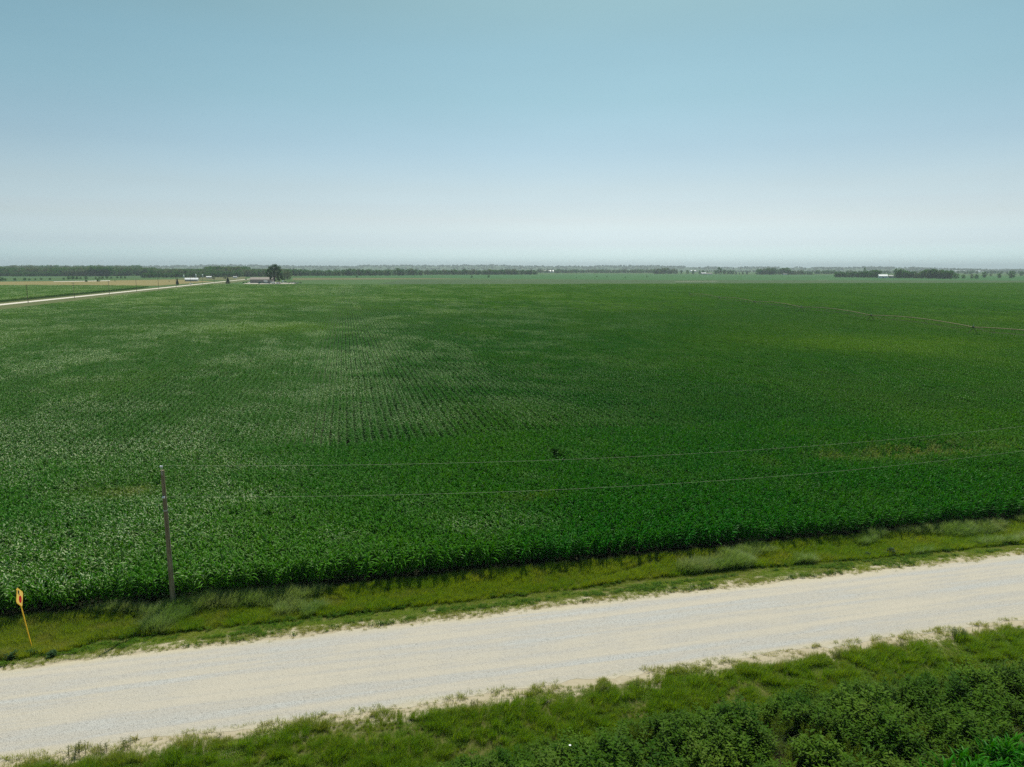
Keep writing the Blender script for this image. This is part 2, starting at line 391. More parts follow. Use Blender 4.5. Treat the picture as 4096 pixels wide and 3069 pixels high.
xs = np.array([-a for a in reversed(far)]+list(np.arange(-58, 100, 0.8))+[a for a in far if a > 100])
ys = np.array([-a for a in reversed(far)]+[-30, 0, 10]+list(np.arange(16, 49, 0.4))+[55]+[a for a in far])
xs = np.unique(xs); ys = np.unique(ys)
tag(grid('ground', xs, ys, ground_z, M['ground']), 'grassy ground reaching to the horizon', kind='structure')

rx = np.unique(np.concatenate([np.arange(-80, 130, 0.5), np.array([-3000, -1500, -600, -205, -150, 200, 400, 900, 2000, 4000.])]))
def road_mesh():
    v = []; f = []; nc = 9
    for i, x in enumerate(rx):
        e0 = 32.95+1.0*(fbm(x*0.5, 0.3, 21)-0.5)+0.7*(fbm(x*2.3, 9.3, 23)-0.5); e1 = 41.25+0.8*(fbm(x*0.4, 5.3, 22)-0.5)+0.7*(fbm(x*2.1, 7.3, 24)-0.5)
        for k in range(nc):
            u = k/(nc-1); y = e0+(e1-e0)*u
            z = 0.012+0.10*math.sin(PI*u)**0.8*(1) - 0.02*math.exp(-((u-0.33)/0.04)**2)-0.02*math.exp(-((u-0.67)/0.04)**2) if 0 < u < 1 else 0.006
            v.append((x, y, z))
    for i in range(len(rx)-1):
        for k in range(nc-1): a = i*nc+k; f.append((a, a+nc, a+nc+1, a+1))
    return mesh('gravel_road', v, f, M['gravel'], smooth=True)
tag(link('gravel_road', road_mesh()), 'wide pale gravel road with sandy wheel tracks crossing the foreground', kind='structure')

def strip(name, pts, half, z, mat):
    v = []; f = []
    for i, p in enumerate(pts):
        a = Vector(pts[max(i-1, 0)]); b = Vector(pts[min(i+1, len(pts)-1)]); d = (b-a).normalized(); nrm = Vector((-d.y, d.x))
        v += [(p[0]+nrm.x*half, p[1]+nrm.y*half, z), (p[0]-nrm.x*half, p[1]-nrm.y*half, z)]
    for i in range(len(pts)-1): f.append((2*i, 2*i+1, 2*i+3, 2*i+2))
    return link(name, mesh(name, v, f, mat))
LR = [(-203.5, 41.5), (-203.3, 300), (-202.5, 500), (-200.5, 700), (-199, 917), (-195.5, 1250), (-191.5, 1577), (-182, 1900), (-170, 2500)]
tag(strip('side_road_verge', [(x+9, y) for x, y in LR], 22, 0.02, M['sidegrass']), 'yellowish grass verges along the distant pale road', kind='structure')
tag(strip('side_road', LR, 3.8, 0.06, M['paleroad']), 'pale gravel road running away to the farmyard', kind='structure')

def patch(name, pix, z, mat, label):
    pts = [G(x, y) for x, y in pix]
    me = mesh(name, [(p.x, p.y, z) for p in pts], [tuple(range(len(pts)))], mat)
    return tag(link(name, me), label, kind='structure')
tag(link('field_soil', mesh('field_soil', [(-164, 47.7, 0.004), (1300, 47.7, 0.004), (1300, 880, 0.004), (75, 915, 0.004), (-110, 955, .004), (-164, 948, 0.004)], [(0, 1, 2, 3, 4, 5)], M['soil'])), 'soil beneath the tall corn, painted dark green as leaf shade', kind='structure')
patch('stubble_field', [(-500, 1152), (640, 1143), (860, 1126.5), (700, 1118.5), (350, 1124), (-500, 1132)], 0.10, M['gold'], 'golden stubble field left of the distant road')
patch('crop_field', [(-600, 1131), (350, 1123), (420, 1119), (-600, 1124)], 0.12, M['soy2'], 'grey green crop strip behind the golden stubble')
patch('crop_field', [(-600, 1117), (560, 1111), (700, 1107), (-600, 1107)], 0.10, M['soy2'], 'pale green field in front of the left woods')
patch('pasture', [(885, 1122), (975, 1117), (985, 1108), (760, 1109), (700, 1117)], 0.10, M['goldgreen'], 'yellow green pasture around the long white shed')
patch('stubble_field', [(1170, 1121.5), (1500, 1118.5), (1900, 1116.2), (1700, 1113.0), (1170, 1111.5)], 0.10, M['goldgreen'], 'yellowish strip of grass behind the farmyard')
patch('bean_field', [(1120, 1110.5), (1700, 1112.5), (2050, 1115), (2900, 1125), (4500, 1129), (5000, 1108), (3300, 1101), (2400, 1096.5), (2100, 1099.5), (1300, 1103)], 0.06, M['soy'], 'bright green bean field before the windbreak')
patch('pasture', [(1500, 1139), (2100, 1138.5), (3500, 1139), (5000, 1139), (5000, 1124), (3700, 1122), (2800, 1121), (2100, 1119.5), (1600, 1121)], 0.14, M['pasture'], 'dull olive green field beyond the corn')
tag(strip('field_track', [(G(2700, 1127.5).x, G(2700, 1127.5).y), (G(2870, 1125.5).x, G(2870, 1125.5).y)], 3.0, 0.2, M['paleroad']), 'short pale dirt track in the far field', kind='structure')
tag(strip('field_track', [(G(3000, 1110.5).x, G(3000, 1110.5).y), (G(3260, 1110.7).x, G(3260, 1110.7).y)], 3.5, 0.2, M['goldgreen']), 'thin pale track before the far right trees', kind='structure')
tag(strip('field_track', [(G(3265, 1121).x, G(3265, 1121).y), (G(3310, 1121.3).x, G(3310, 1121.3).y)], 3.5, 0.22, M['paleroad']), 'pale bare patch left of the white barn', kind='structure')
patch('sandy_strip', [(215, 1128.2), (440, 1124.5), (440, 1122.3), (215, 1126.8)], 0.16, M['paleroad'], 'pale sandy strip behind the golden field')

# hills: skyline heights read from the photograph
SKY = [(-900, 1058), (-400, 1062), (0, 1063), (170, 1068), (350, 1066), (500, 1063), (640, 1064), (760, 1061.5), (900, 1060), (1040, 1060), (1200, 1063), (1400, 1065), (1480, 1061),
       (1650, 1060), (1750, 1062), (1850, 1060), (1985, 1060), (2060, 1063), (2250, 1065), (2400, 1062.5), (2600, 1062.5), (2700, 1065.5), (2850, 1068), (3000, 1067), (3250, 1069),
       (3450, 1068), (3550, 1068), (3650, 1071), (3750, 1074), (3900, 1077.5), (4000, 1077), (4150, 1076), (4600, 1073), (5200, 1070)]
def hill_h(px, dist):
    y = np.interp(px, [s[0] for s in SKY], [s[1] for s in SKY])
    hor = 1073.8+(px-1378)*math.tan(R(ROLL))
    return CAM_H+(hor-y)/FPX*dist*np.cos(np.arctan((px-2048)/FPX))
pxs = np.concatenate([np.linspace(-1500, 5600, 560)])
rs = 1.4*np.array([5200, 5600, 6000, 6400, 6700, 7000, 7200, 7500, 8000, 9000])
hv = []; 
azs = np.array([math.atan2(AZ(p).x, AZ(p).y) for p in pxs])
HT = np.zeros((len(rs), len(pxs)))
for j, r in enumerate(rs):
    ridge = hill_h(pxs, 9800.0)-12
    prof = np.interp(r/1.4, [5200, 6000, 7000, 7500, 9000], [0.0, 0.45, 1.0, 0.95, 0.5])
    bumpn = 10*(fbm(pxs*0.012, np.full_like(pxs, r*0.002), 31)-0.5)*(prof > 0.1)
    h = ridge*prof+bumpn*(0.25 if r >= 9660 else 1)
    HT[j] = np.maximum(h, -2 if j == 0 else 0.3)
    if j == 0: HT[j] = -2
    for a, z in zip(azs, HT[j]): hv.append((math.sin(a)*r, math.cos(a)*r, z))
nx = len(pxs)
hf = [(j*nx+i, j*nx+i+1, (j+1)*nx+i+1, (j+1)*nx+i) for j in range(len(rs)-1) for i in range(nx-1)]
tag(link('hills', mesh('hills', hv, hf, M['hill'], smooth=True)), 'low hazy blue green wooded hills on the horizon', kind='structure')

# ------------------------------------------------------------------ scatter (geometry nodes on a point mesh)
def scatter(name, protos, P, rot, scl, idx, tint, dry, glint=None):
    if glint is None: glint = np.zeros(len(P))
    pc = bpy.data.collections.new(name+' kinds')
    for k, me in enumerate(protos):
        o = bpy.data.objects.new('%s kind %02d' % (name, k), me); pc.objects.link(o)
    n_ = len(P); me = bpy.data.meshes.new(name); me.vertices.add(n_)
    me.vertices.foreach_set('co', np.asarray(P, np.float32).ravel())
    for nm, tp, dat in (('rot', 'FLOAT_VECTOR', rot), ('scl', 'FLOAT_VECTOR', scl), ('idx', 'INT', idx), ('tint', 'FLOAT', tint), ('dry', 'FLOAT', dry), ('glint', 'FLOAT', glint)):
        a = me.attributes.new(nm, tp, 'POINT')
        if tp == 'FLOAT_VECTOR': a.data.foreach_set('vector', np.asarray(dat, np.float32).ravel())
        elif tp == 'INT': a.data.foreach_set('value', np.asarray(dat, np.int32))
        else: a.data.foreach_set('value', np.asarray(dat, np.float32))
    o = link(name, me)
    ng = bpy.data.node_groups.new(name+' nodes', 'GeometryNodeTree')
    ng.interface.new_socket('Geometry', in_out='INPUT', socket_type='NodeSocketGeometry')
    ng.interface.new_socket('Geometry', in_out='OUTPUT', socket_type='NodeSocketGeometry')
    gi = ng.nodes.new('NodeGroupInput'); go = ng.nodes.new('NodeGroupOutput')
    ci = ng.nodes.new('GeometryNodeCollectionInfo'); ci.inputs['Collection'].default_value = pc
    ci.inputs['Separate Children'].default_value = True; ci.inputs['Reset Children'].default_value = True
    ip = ng.nodes.new('GeometryNodeInstanceOnPoints'); ip.inputs['Pick Instance'].default_value = True
    def na(nm, tp):
        q = ng.nodes.new('GeometryNodeInputNamedAttribute'); q.data_type = tp; q.inputs['Name'].default_value = nm; return q.outputs[0]
    L = ng.links.new
    L(gi.outputs[0], ip.inputs['Points']); L(ci.outputs[0], ip.inputs['Instance']); L(na('idx', 'INT'), ip.inputs['Instance Index'])
    L(na('rot', 'FLOAT_VECTOR'), ip.inputs['Rotation']); L(na('scl', 'FLOAT_VECTOR'), ip.inputs['Scale'])
    L(ip.outputs[0], go.inputs[0])
    md = o.modifiers.new('scatter', 'NODES'); md.node_group = ng
    return o

def leaf_strip(base, az, el0, length, width, bend, nseg, fold=True, wind=(0, 0, 0), droop=1.0):
    "a leaf blade that starts at elevation el0 and arches over; returns verts, faces"
    v = []; f = []; p = Vector(base); el = el0; wd = Vector(wind)
    side = Vector((-math.sin(az), math.cos(az), 0)); seg = length/nseg
    for i in range(nseg+1):
        t = i/nseg; wdt = width*(0.45+1.1*t if t < 0.35 else max(0.02, 0.85*(1-((t-0.35)/0.65)**1.6)+0.02))*0.5*1.15
        d = Vector((math.cos(az)*math.cos(el), math.sin(az)*math.cos(el), math.sin(el)))
        if fold:
            nrm = side.cross(d).normalized()
            v += [tuple(p-side*wdt+nrm*wdt*0.35), tuple(p), tuple(p+side*wdt+nrm*wdt*0.35)]
        else: v += [tuple(p-side*wdt), tuple(p+side*wdt)]
        p = p+(d+wd*t).normalized()*seg; el -= bend/nseg*(0.5+t*droop)
    k = 3 if fold else 2
    for i in range(nseg):
        a = i*k
        for j in range(k-1): f.append((a+j, a+j+1, a+k+j+1, a+k+j))
    return v, f

def corn_plant(mb, r, x0=0, y0=0, nleaf=12, nseg=5, fold=True, hgt=1.95, wid=0.095, low=0.15, windx=0.30, stalk=True, az0=None, cone=0.0):
    a0 = r.uniform(0, PI) if az0 is None else r.gauss(az0, 0.24)
    for i in range(nleaf):
        t = i/(nleaf-1); z = hgt*(low+(0.93-low)*t)
        az = a0+(PI if i % 2 else 0)+r.gauss(0, 0.35)
        L_ = (0.62+0.38*math.sin(PI*min(1, t*1.05)))*r.uniform(0.8, 1.1)*1.06
        L_ *= 1+0.18*cone-0.55*cone*t
        if i >= nleaf-2: L_ *= 0.7
        el = R(r.uniform(48, 68))+0.25*t
        v, f = leaf_strip((x0, y0, z), az, el, L_, wid*r.uniform(0.8, 1.15), R(r.uniform(100, 150))*(1.0 if i < nleaf-2 else 0.55), nseg, fold, (windx*r.uniform(0.6, 1.4)*(0.3+t), -0.05, 0))
        mb.add(v, f, 0)
    if stalk: mb.tube([(x0, y0, 0), (x0, y0, hgt*0.95)], [0.017, 0.008], 3, 1, False)

ROW = 1.02
r = random.Random(5)
corn_protos = []
for k in range(8):                       # 0-7 single plants
    mb = MB(); corn_plant(mb, r, nleaf=12, wid=0.13); corn_protos.append(mb.mesh('corn_a%d' % k, [M['corn'], M['stalk']]))
for k in range(8):                       # 8-15 three metres of one row
    mb = MB()
    for i in range(16): corn_plant(mb, r, r.gauss(0, 0.07), -1.5+i*0.1875+r.gauss(0, 0.03), 9, 4, False, r.uniform(1.75, 2.1), 0.15, 0.30, r.uniform(0.15, 0.35), False, None, 0.8)
    corn_protos.append(mb.mesh('corn_b%d' % k, [M['corn'], M['stalk']]))
for k in range(8):                       # 16-23 blocks of four rows, six metres
    mb = MB()
    for j in range(4):
        for i in range(26): corn_plant(mb, r, (j-1.5)*ROW+r.gauss(0, 0.05), -3+i*0.231+r.gauss(0, 0.04), 6, 3, False, r.uniform(1.75, 2.15), 0.19, 0.45, r.uniform(0.15, 0.35), False, None, 0.8)
    corn_protos.append(mb.mesh('corn_c%d' % k, [M['corn'], M['stalk']]))

for k in range(8):                       # 24-31 slimmer plants of the main rows
    mb = MB(); corn_plant(mb, r, nleaf=13, wid=0.13, az0=None, windx=0.22, cone=0.8); corn_protos.append(mb.mesh('corn_d%d' % k, [M['corn'], M['stalk']]))
def in_view(x, y, margin=5.0, extra=8.0):
    az = np.degrees(np.arctan2(x, y)); d = np.hypot(x, y)
    m_ = margin+np.degrees(extra/np.maximum(d, 1))
    return (az > YAW-36.2-m_) & (az < YAW+36.2+m_)
HEAD = 82.0                              # end rows run along the road up to here
def cells(x0, x1, y0, y1):
    "cells of 4 rows x 6 m, sorted into three levels of detail by distance"
    X, Y = np.meshgrid(np.arange(x0, x1, 4*ROW), np.arange(y0, y1, 6.0)); X = X.ravel(); Y = Y.ravel()
    k = in_view(X, Y); X, Y = X[k], Y[k]; d = np.hypot(X, Y)
    u = rng.random(len(X)); lod = np.zeros(len(X), int)
    lod[d > 120+60*u] = 1; lod[d > 300+190*u**0.8] = 2
    return X, Y, lod
X, Y, lod = cells(math.floor(-163/ROW)*ROW+1.5*ROW, 1350, HEAD+3, 960)
lim = np.interp(X, [-200, -110, 75, 700, 1300], [945, 952, 914, 891, 877])
k = Y < lim; X, Y, lod = X[k], Y[k], lod[k]
xs_ = X[lod == 0]; ys_ = Y[lod == 0]
ox, oy = np.meshgrid(ROW*np.array([-1.5, -.5, .5, 1.5]), -3+0.20*np.arange(30)); ox = ox.ravel(); oy = oy.ravel()
XA = (xs_[:, None]+ox).ravel(); YA = (ys_[:, None]+oy).ravel(); XA = XA+rng.normal(0, 0.03, XA.shape); YA = YA+rng.normal(0, 0.04, YA.shape)
HX, HY = np.meshgrid(np.arange(-75, 175, 0.20), np.arange(48.25, HEAD+0.2, 0.80)); HX = HX.ravel()+rng.normal(0, 0.05, HX.size); HY = HY.ravel()+rng.normal(0, 0.05, HY.size)
k = in_view(HX, HY); XA = np.concatenate([XA, HX[k]]); YA = np.concatenate([YA, HY[k]])
xs_ = X[lod == 1]; ys_ = Y[lod == 1]; ox, oy = np.meshgrid(ROW*np.array([-1.5, -.5, .5, 1.5]), np.array([-1.5, 1.5])); ox = ox.ravel(); oy = oy.ravel()
XB = (xs_[:, None]+ox).ravel(); YB = (ys_[:, None]+oy).ravel()
XC = X[lod == 2]; YC = Y[lod == 2]
# the crop on the other side of the distant road
X, Y, lod = cells(-1000, -214, 330, 1040)
ke = (Y < np.interp(X, [-900, -396, -300, -232, -217], [1010, 950, 930, 890, 870])); XE, YE = X[ke], Y[ke]

def corn_attrs(X, Y, lod):
    n_ = len(X)
    big = fbm(X*0.010+3, Y*0.006, 41); med = fbm(X*0.05, Y*0.022, 42, 5); sm = fbm(X*0.35, Y*0.30, 43, 3)
    wave = np.clip((fbm(X*0.050+Y*0.02, Y*0.040, 47, 4)-0.40)/0.22, 0, 1)
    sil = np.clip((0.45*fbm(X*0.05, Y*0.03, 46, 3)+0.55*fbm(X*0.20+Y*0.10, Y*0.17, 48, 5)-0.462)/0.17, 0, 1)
    def blob(cx, cy, sx, sy): return np.exp(-((X-cx)/sx)**2-((Y-cy)/sy)**2)
    c1 = G(1080, 1330); c2 = G(3560, 1400); c3 = G(500, 2010); c4_ = G(3700, 1850); c5 = G(3350, 1880); c6 = G(2100, 2060); c7 = G(1900, 1960); c8 = G(3900,1300)
    tint = np.clip((med-0.42)*1.5+(big-0.5)*1.0, 0, 1)*0.45
    tint = tint+1.0*blob(c1.x, c1.y, 24, 20)*sm*1.7+0.9*blob(c2.x, c2.y, 30, 22)*sm*1.7+0.35*blob(c8.x, c8.y, 60, 40)
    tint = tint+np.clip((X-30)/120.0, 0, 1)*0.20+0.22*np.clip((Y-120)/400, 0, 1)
    dry = 0.6*blob(c3.x, c3.y, 4.5, 2.8)*np.clip((sm-0.35)*3, 0, 1)+0.7*blob(c4_.x, c4_.y, 11, 3.0)*np.clip((fbm(X*1.5, Y*1.2, 49)-0.42)*4, 0, 1)+0.4*blob(c5.x, c5.y, 9, 2.0)*np.clip((sm-0.4)*4, 0, 1)+0.25*blob(c6.x, c6.y, 3, 1.0)
    dry = dry+0.05*np.clip((fbm(X*1.1, Y*0.9, 44)-0.62)*8, 0, 1)
    h = 0.88+0.26*med+0.10*(sm-0.5)-0.22*blob(c3.x, c3.y, 5, 3)-0.25*blob(c4_.x, c4_.y, 11, 2.4)
    hd = (Y < HEAD+0.3)
    rz = np.where(hd, (wave-0.5)*R(90)+rng.normal(0, R(40), n_)-R(60), (wave-0.5)*R(14)+rng.normal(0, R(9), n_))
    if lod: rz = rng.normal(0, R(0.6), n_)
    lean = np.where(hd, 0.05+0.30*wave, 0.03+0.08*wave) if lod == 0 else 0.04*wave
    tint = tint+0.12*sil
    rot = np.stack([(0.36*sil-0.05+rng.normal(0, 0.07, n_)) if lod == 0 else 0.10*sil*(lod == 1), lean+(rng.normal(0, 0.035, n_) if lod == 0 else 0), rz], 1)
    hs = h*(rng.uniform(0.93, 1.07, n_))
    sc = np.stack([np.ones(n_)]*2+[hs], 1)
    if lod == 0: sc = np.stack([np.where(hd, hs, hs*0.82), hs, hs], 1)
    if lod == 1: sc[:, 0] *= 0.80
    lo, hi = ((0, 8), (8, 16), (16, 24))[lod]
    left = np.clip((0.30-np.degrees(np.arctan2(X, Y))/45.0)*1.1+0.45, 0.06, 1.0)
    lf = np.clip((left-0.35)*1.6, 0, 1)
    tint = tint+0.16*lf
    glint = np.clip(sil*(1.1-0.35*lf)+0.03+0.30*lf, 0, 1)*left*np.clip(rng.normal(0.9, 0.25, n_), 0, 1)  # painted sun glints lie in patches, thickest towards the left
    glint = np.clip(glint*np.where(hd, 0.75*(0.45+0.9*sm), 1.2), 0, 1)
    ids = rng.integers(lo, hi, n_)
    if lod == 0: ids = np.where(hd, ids, ids+24)
    return rot, sc, ids, np.clip(tint, 0, 1), np.clip(dry, 0, 1), glint
def corn_object(parts, label):
    P = []; A = [[] for _ in range(6)]
    for X, Y, lod in parts:
        P.append(np.stack([X, Y, ground_z(X, Y)], 1))
        for k, a in enumerate(corn_attrs(X, Y, lod)): A[k].append(a)
    A = [np.concatenate(a) for a in A]
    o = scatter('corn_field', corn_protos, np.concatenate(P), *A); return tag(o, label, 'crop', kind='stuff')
# open notch seen in the near corn
notch = G(2230, 1890)
def hole(X, Y): return ~((np.abs(X-notch.x) < 0.9) & (np.abs(Y-notch.y-1) < 2.2))
kk = hole(XA, YA) & (rng.random(len(XA)) > 0.03)
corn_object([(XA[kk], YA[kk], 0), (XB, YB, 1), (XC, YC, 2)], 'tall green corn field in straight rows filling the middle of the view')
corn_object([(XE, YE, 2)], 'grey green tall crop left of the distant pale road')
print('corn points', len(XA), len(XB), len(XC), len(XE))

# ------------------------------------------------------------------ verge grass
def tuft(r, n_, h, wdt, spread, wind, el=(50, 88), bend=(20, 70), nseg=3, mi=0):
    mb = MB()
    for i in range(n_):
        a = r.uniform(0, 2*PI); d = spread*math.sqrt(r.random()); az = r.uniform(0, 2*PI)
        v, f = leaf_strip((d*math.cos(a), d*math.sin(a), 0), az, R(r.uniform(*el)), h*r.uniform(0.6, 1.15), wdt, R(r.uniform(*bend)), nseg, False, (wind*r.uniform(0.5, 1.4), -0.1*wind, 0))
        mb.add(v, f, 0)
    return mb
def clover(r, n_, h, size):
    mb = MB()
    for i in range(n_):
        a = r.uniform(0, 2*PI); d = 0.16*math.sqrt(r.random()); z = h*r.uniform(0.3, 1)
        v, f = leaf_strip((d*math.cos(a), d*math.sin(a), z), r.uniform(0, 2*PI), R(r.uniform(-10, 40)), size*r.uniform(0.7, 1.3), size*0.6, R(40), 2, False, (0.1, 0, 0))
        mb.add(v, f, 0)
    return mb
gp = []
for k in range(4): gp.append(tuft(r, 34, 0.11, 0.011, 0.17, 0.15, (20, 80)).mesh('g', [M['grass']]))          # 0-3 mown
for k in range(4): gp.append(tuft(r, 40, 0.52, 0.013, 0.16, 0.35).mesh('g', [M['grass']]))                    # 4-7 tall
for k in range(4): gp.append(tuft(r, 46, 0.85, 0.012, 0.18, 0.85, (45, 85), (30, 90), 4).mesh('g', [M['palegrass']]))  # 8-11 wind blown
for k in range(3): gp.append(clover(r, 34, 0.13, 0.07).mesh('g', [M['weed']]))                                 # 12-14 low broad leaves
for k in range(3): gp.append(tuft(r, 16, 0.20, 0.011, 0.10, 0.2, (20, 80)).mesh('g', [M['grass']]))            # 15-17 sparse dry
for k in range(3): gp.append(clover(r, 60, 0.26, 0.075).mesh('g', [M['weed']]))                                 # 18-20 medium weeds

def grass_points(x0, x1, y0, y1, dens):
    n_ = int((x1-x0)*(y1-y0)*dens); X = rng.uniform(x0, x1, n_); Y = rng.uniform(y0, y1, n_); k = in_view(X, Y, 3, 2.5); return X[k], Y[k]
XS = []; 
def put(X, Y, kind, scale, tint, dry, zrot=R(25)):
    n_ = len(X)
    if n_ == 0: return
    rot = np.stack([rng.normal(0, 0.06, n_), rng.normal(0, 0.06, n_), rng.normal(0, zrot, n_)], 1)
    s_ = scale*rng.uniform(0.75, 1.25, n_)
    XS.append((np.stack([X, Y, ground_z(X, Y)-0.005], 1), rot, np.stack([s_, s_, s_], 1), kind, tint, dry))
def collect(name, label, protos=None):
    P, rot, sc, idx, ti, dr = [np.concatenate([a[k] for a in XS]) for k in range(6)]
    o = scatter(name, protos or gp, P, rot, sc, idx, np.clip(ti, 0, 1), np.clip(dr, 0, 1)); XS.clear()
    return tag(o, label, 'grass', kind='stuff')
def ri(lo, hi, n_): return rng.integers(lo, hi, n_)
tall_edge_x = [-60, -24, -20, -16.5, -15.4, -12, -6, 0, 10, 18.5, 19.5, 22.5, 31, 40, 60, 90]
tall_edge_y = [42.2, 42.2, 42.3, 42.8, 44.2, 44.1, 44.1, 44.0, 44.1, 44.4, 46.2, 45.6, 44.4, 43.9, 43.4, 43.2]
# far side: mown strip
X, Y = grass_points(-38, 95, 40.9, 46.5, 62)
edge = np.interp(X, tall_edge_x, tall_edge_y)+0.35*(fbm(X*0.8, Y*0.3, 51)-0.5)
bare = fbm(X*0.9, Y*1.6, 52); q = np.clip((Y-41.0)/1.3, 0, 1)
k = (Y < edge+0.3) & (fbm(X*1.3, Y*2.4, 91) < 0.66) & (rng.random(len(X)) < np.clip(q*1.5+0.05, 0.05, 1)) & (bare < 0.52+0.5*q)
X, Y = X[k], Y[k]; n_ = len(X); q = np.clip((Y-41.0)/1.6, 0, 1)
dr = 0.55*(1-q)+0.30*np.clip((fbm(X*0.5, Y*0.9, 53)-0.45)*4, 0, 1); ti = fbm(X*0.3, Y*0.5, 54)*0.8
put(X, Y, np.where(q < 0.5, ri(15, 18, n_), ri(0, 4, n_)), 0.9, ti, dr)
X, Y = grass_points(-38, 95, 41.5, 43.6, 14); k = fbm(X*0.35, Y*1.2, 55) > 0.52; X, Y = X[k], Y[k]
put(X, Y, ri(12, 15, len(X)), 1.0, rng.random(len(X))*0.5, np.zeros(len(X)))
# far side: tall grass band up to the corn
X, Y = grass_points(-38, 95, 42.0, 47.45, 42)
edge = np.interp(X, tall_edge_x, tall_edge_y)+0.45*(fbm(X*0.9, Y*0.3, 51)-0.5)
# second edge right of X=16: a mown wedge cuts the band diagonally
wedge = (X > 14) & (X < 22.5) & (np.abs(Y-(44.35+(X-14)*0.30)) < 0.16+0.05*(22.5-X)*0)
k = (Y > edge) | ((X > 18) & (X < 31) & (Y > 44.6))
k &= ~wedge
X, Y = X[k], Y[k]; n_ = len(X)
wind_zone = fbm(X*0.16, Y*0.42, 56)+0.20*np.exp(-((X+5)/6.0)**2)+0.20*np.exp(-((X-29)/5.0)**2)-0.34*np.exp(-((X-16)/8.5)**2)-0.22*np.exp(-((X+21)/5.5)**2)
isw = wind_zone > 0.60
kind = np.where(isw, ri(8, 12, n_), ri(4, 8, n_))
hh = np.where(isw, 0.95, 0.85)*(0.65+0.7*fbm(X*0.5, Y*0.5, 57))
ti = np.clip((fbm(X*0.22, Y*0.5, 58)-0.35)*2.6, 0, 1)*np.where(isw, 0.9, 0.7)+0.25*(X < -14)+rng.normal(0, 0.15, n_); dr = 0.35*np.clip((fbm(X*0.7, Y*0.9, 59)-0.5)*4, 0, 1)+0.12*(X < -12)
put(X, Y, kind, hh, ti, dr)
X, Y = grass_points(-38, 95, 42.3, 45.0, 11); e = np.interp(X, tall_edge_x, tall_edge_y)
k = (np.abs(Y-e-0.15) < 0.45) & (fbm(X*0.4, Y*0.5, 60) > 0.50); X, Y = X[k], Y[k]
put(X, Y, ri(18, 21, len(X)), 0.9, rng.random(len(X))*0.3, np.zeros(len(X)))
collect('verge_grass', 'olive green grass strip between the gravel road and the corn')

# near side
X, Y = grass_points(-30, 62, 27.0, 33.6, 66)
y0 = 32.6+1.4*(fbm(X*0.35, X*0+2.2, 61)-0.5)
q = np.clip((y0-Y)/1.5+0.12, 0, 1); pn = fbm(X*0.7, Y*1.1, 62)
k = (rng.random(len(X)) < q*0.95+0.34) & (pn < 0.57+0.45*q) & (Y < 33.3+0.5*(pn-0.5)) ; limq = np.interp(X, [-12, -4, 0, 6, 13, 20, 28, 36, 62], [26.8, 27.6, 28.0, 28.5, 28.6, 29.0, 29.0, 28.7, 28.0])
k &= Y > limq-0.9
X, Y, q, pn = X[k], Y[k], q[k], pn[k]; n_ = len(X)
kind = np.where(q < 0.35, ri(15, 18, n_), np.where(pn > 0.5, ri(4, 8, n_), ri(0, 4, n_)))
clump = np.clip((fbm(X*1.1, Y*1.3, 63)-0.35)*3, 0, 1)
sc = np.where(kind < 4, 1.4, np.where(kind < 8, 0.62, 1.2))*(0.5+0.8*clump)
ti = np.clip((fbm(X*0.35, Y*0.6, 64)-0.3)*1.8, 0, 1)*0.6*(1.2-clump)+rng.normal(0, 0.12, n_); dr = 0.5*(1-q)+0.25*np.clip((fbm(X*0.9, Y*1.2, 65)-0.5)*4, 0, 1)
put(X, Y, kind, sc, ti, dr)
X, Y = grass_points(-30, 62, 26.0, 31.8, 22); k = (fbm(X*0.5, Y*0.9, 66) > 0.50) & (Y > 28.0); X, Y = X[k], Y[k]; n_ = len(X)
put(X, Y, ri(4, 8, n_), 0.8*(0.6+0.8*rng.random(n_)), 0.25*rng.random(n_), np.zeros(n_))
X, Y = grass_points(-30, 62, 27.5, 31.2, 7); k = fbm(X*0.6, Y*0.9, 67) > 0.60; X, Y = X[k], Y[k]; n_ = len(X)
put(X, Y, ri(18, 21, n_), 0.75*(0.5+0.6*rng.random(n_)), 0.6*rng.random(n_), 0.1+0*X)
collect('roadside_grass', 'patchy green grass below the near edge of the gravel road')

# ------------------------------------------------------------------ thicket at the lower right
def weed_mesh(r, h, nst, nl, size, mats, spread=0.5, wind=0.25, narrow=0.42, droop=(10, 50)):
    mb = MB()
    for s_ in range(nst):
        a = r.uniform(0, 2*PI); d = spread*r.random(); bx, by = d*math.cos(a), d*math.sin(a); hh = h*r.uniform(0.6, 1.05)
        lean = (wind*r.uniform(0.3, 1)*hh, r.uniform(-0.15, 0.15)*hh)
        pt = lambda t: (bx+lean[0]*t*t, by+lean[1]*t*t, hh*t)
        mb.tube([pt(0), pt(0.5), pt(1)], [0.012, 0.009, 0.004], 3, 1, False)
        for i in range(nl):
            t = 0.18+0.84*(i+r.random())/nl; p = pt(min(t, 1)); az = i*2.4+r.uniform(-0.5, 0.5)
            rad = 0.22*(1.1-t)*h*r.uniform(0.1, 1.0)
            b = (p[0]+rad*math.cos(az), p[1]+rad*math.sin(az), p[2]+rad*0.35)
            v, f = leaf_strip(b, az+r.uniform(-0.6, 0.6), R(r.uniform(-5, 45)), size*r.uniform(0.6, 1.2), size*narrow, R(r.uniform(*droop)), 2, False, (wind, 0, 0))
            mb.add(v, f, 0)
    return mb.mesh('weed', mats)
tp = []
for k in range(5): tp.append(weed_mesh(r, 1.3, 6, 26, 0.165, [M['weed'], M['stem']]))                 # 0-4 broad leaves
for k in range(3): tp.append(tuft(r, 40, 1.25, 0.018, 0.22, 0.7, (50, 85), (40, 120), 5).mesh('g', [M['palegrass']]))  # 5-7 arching grass
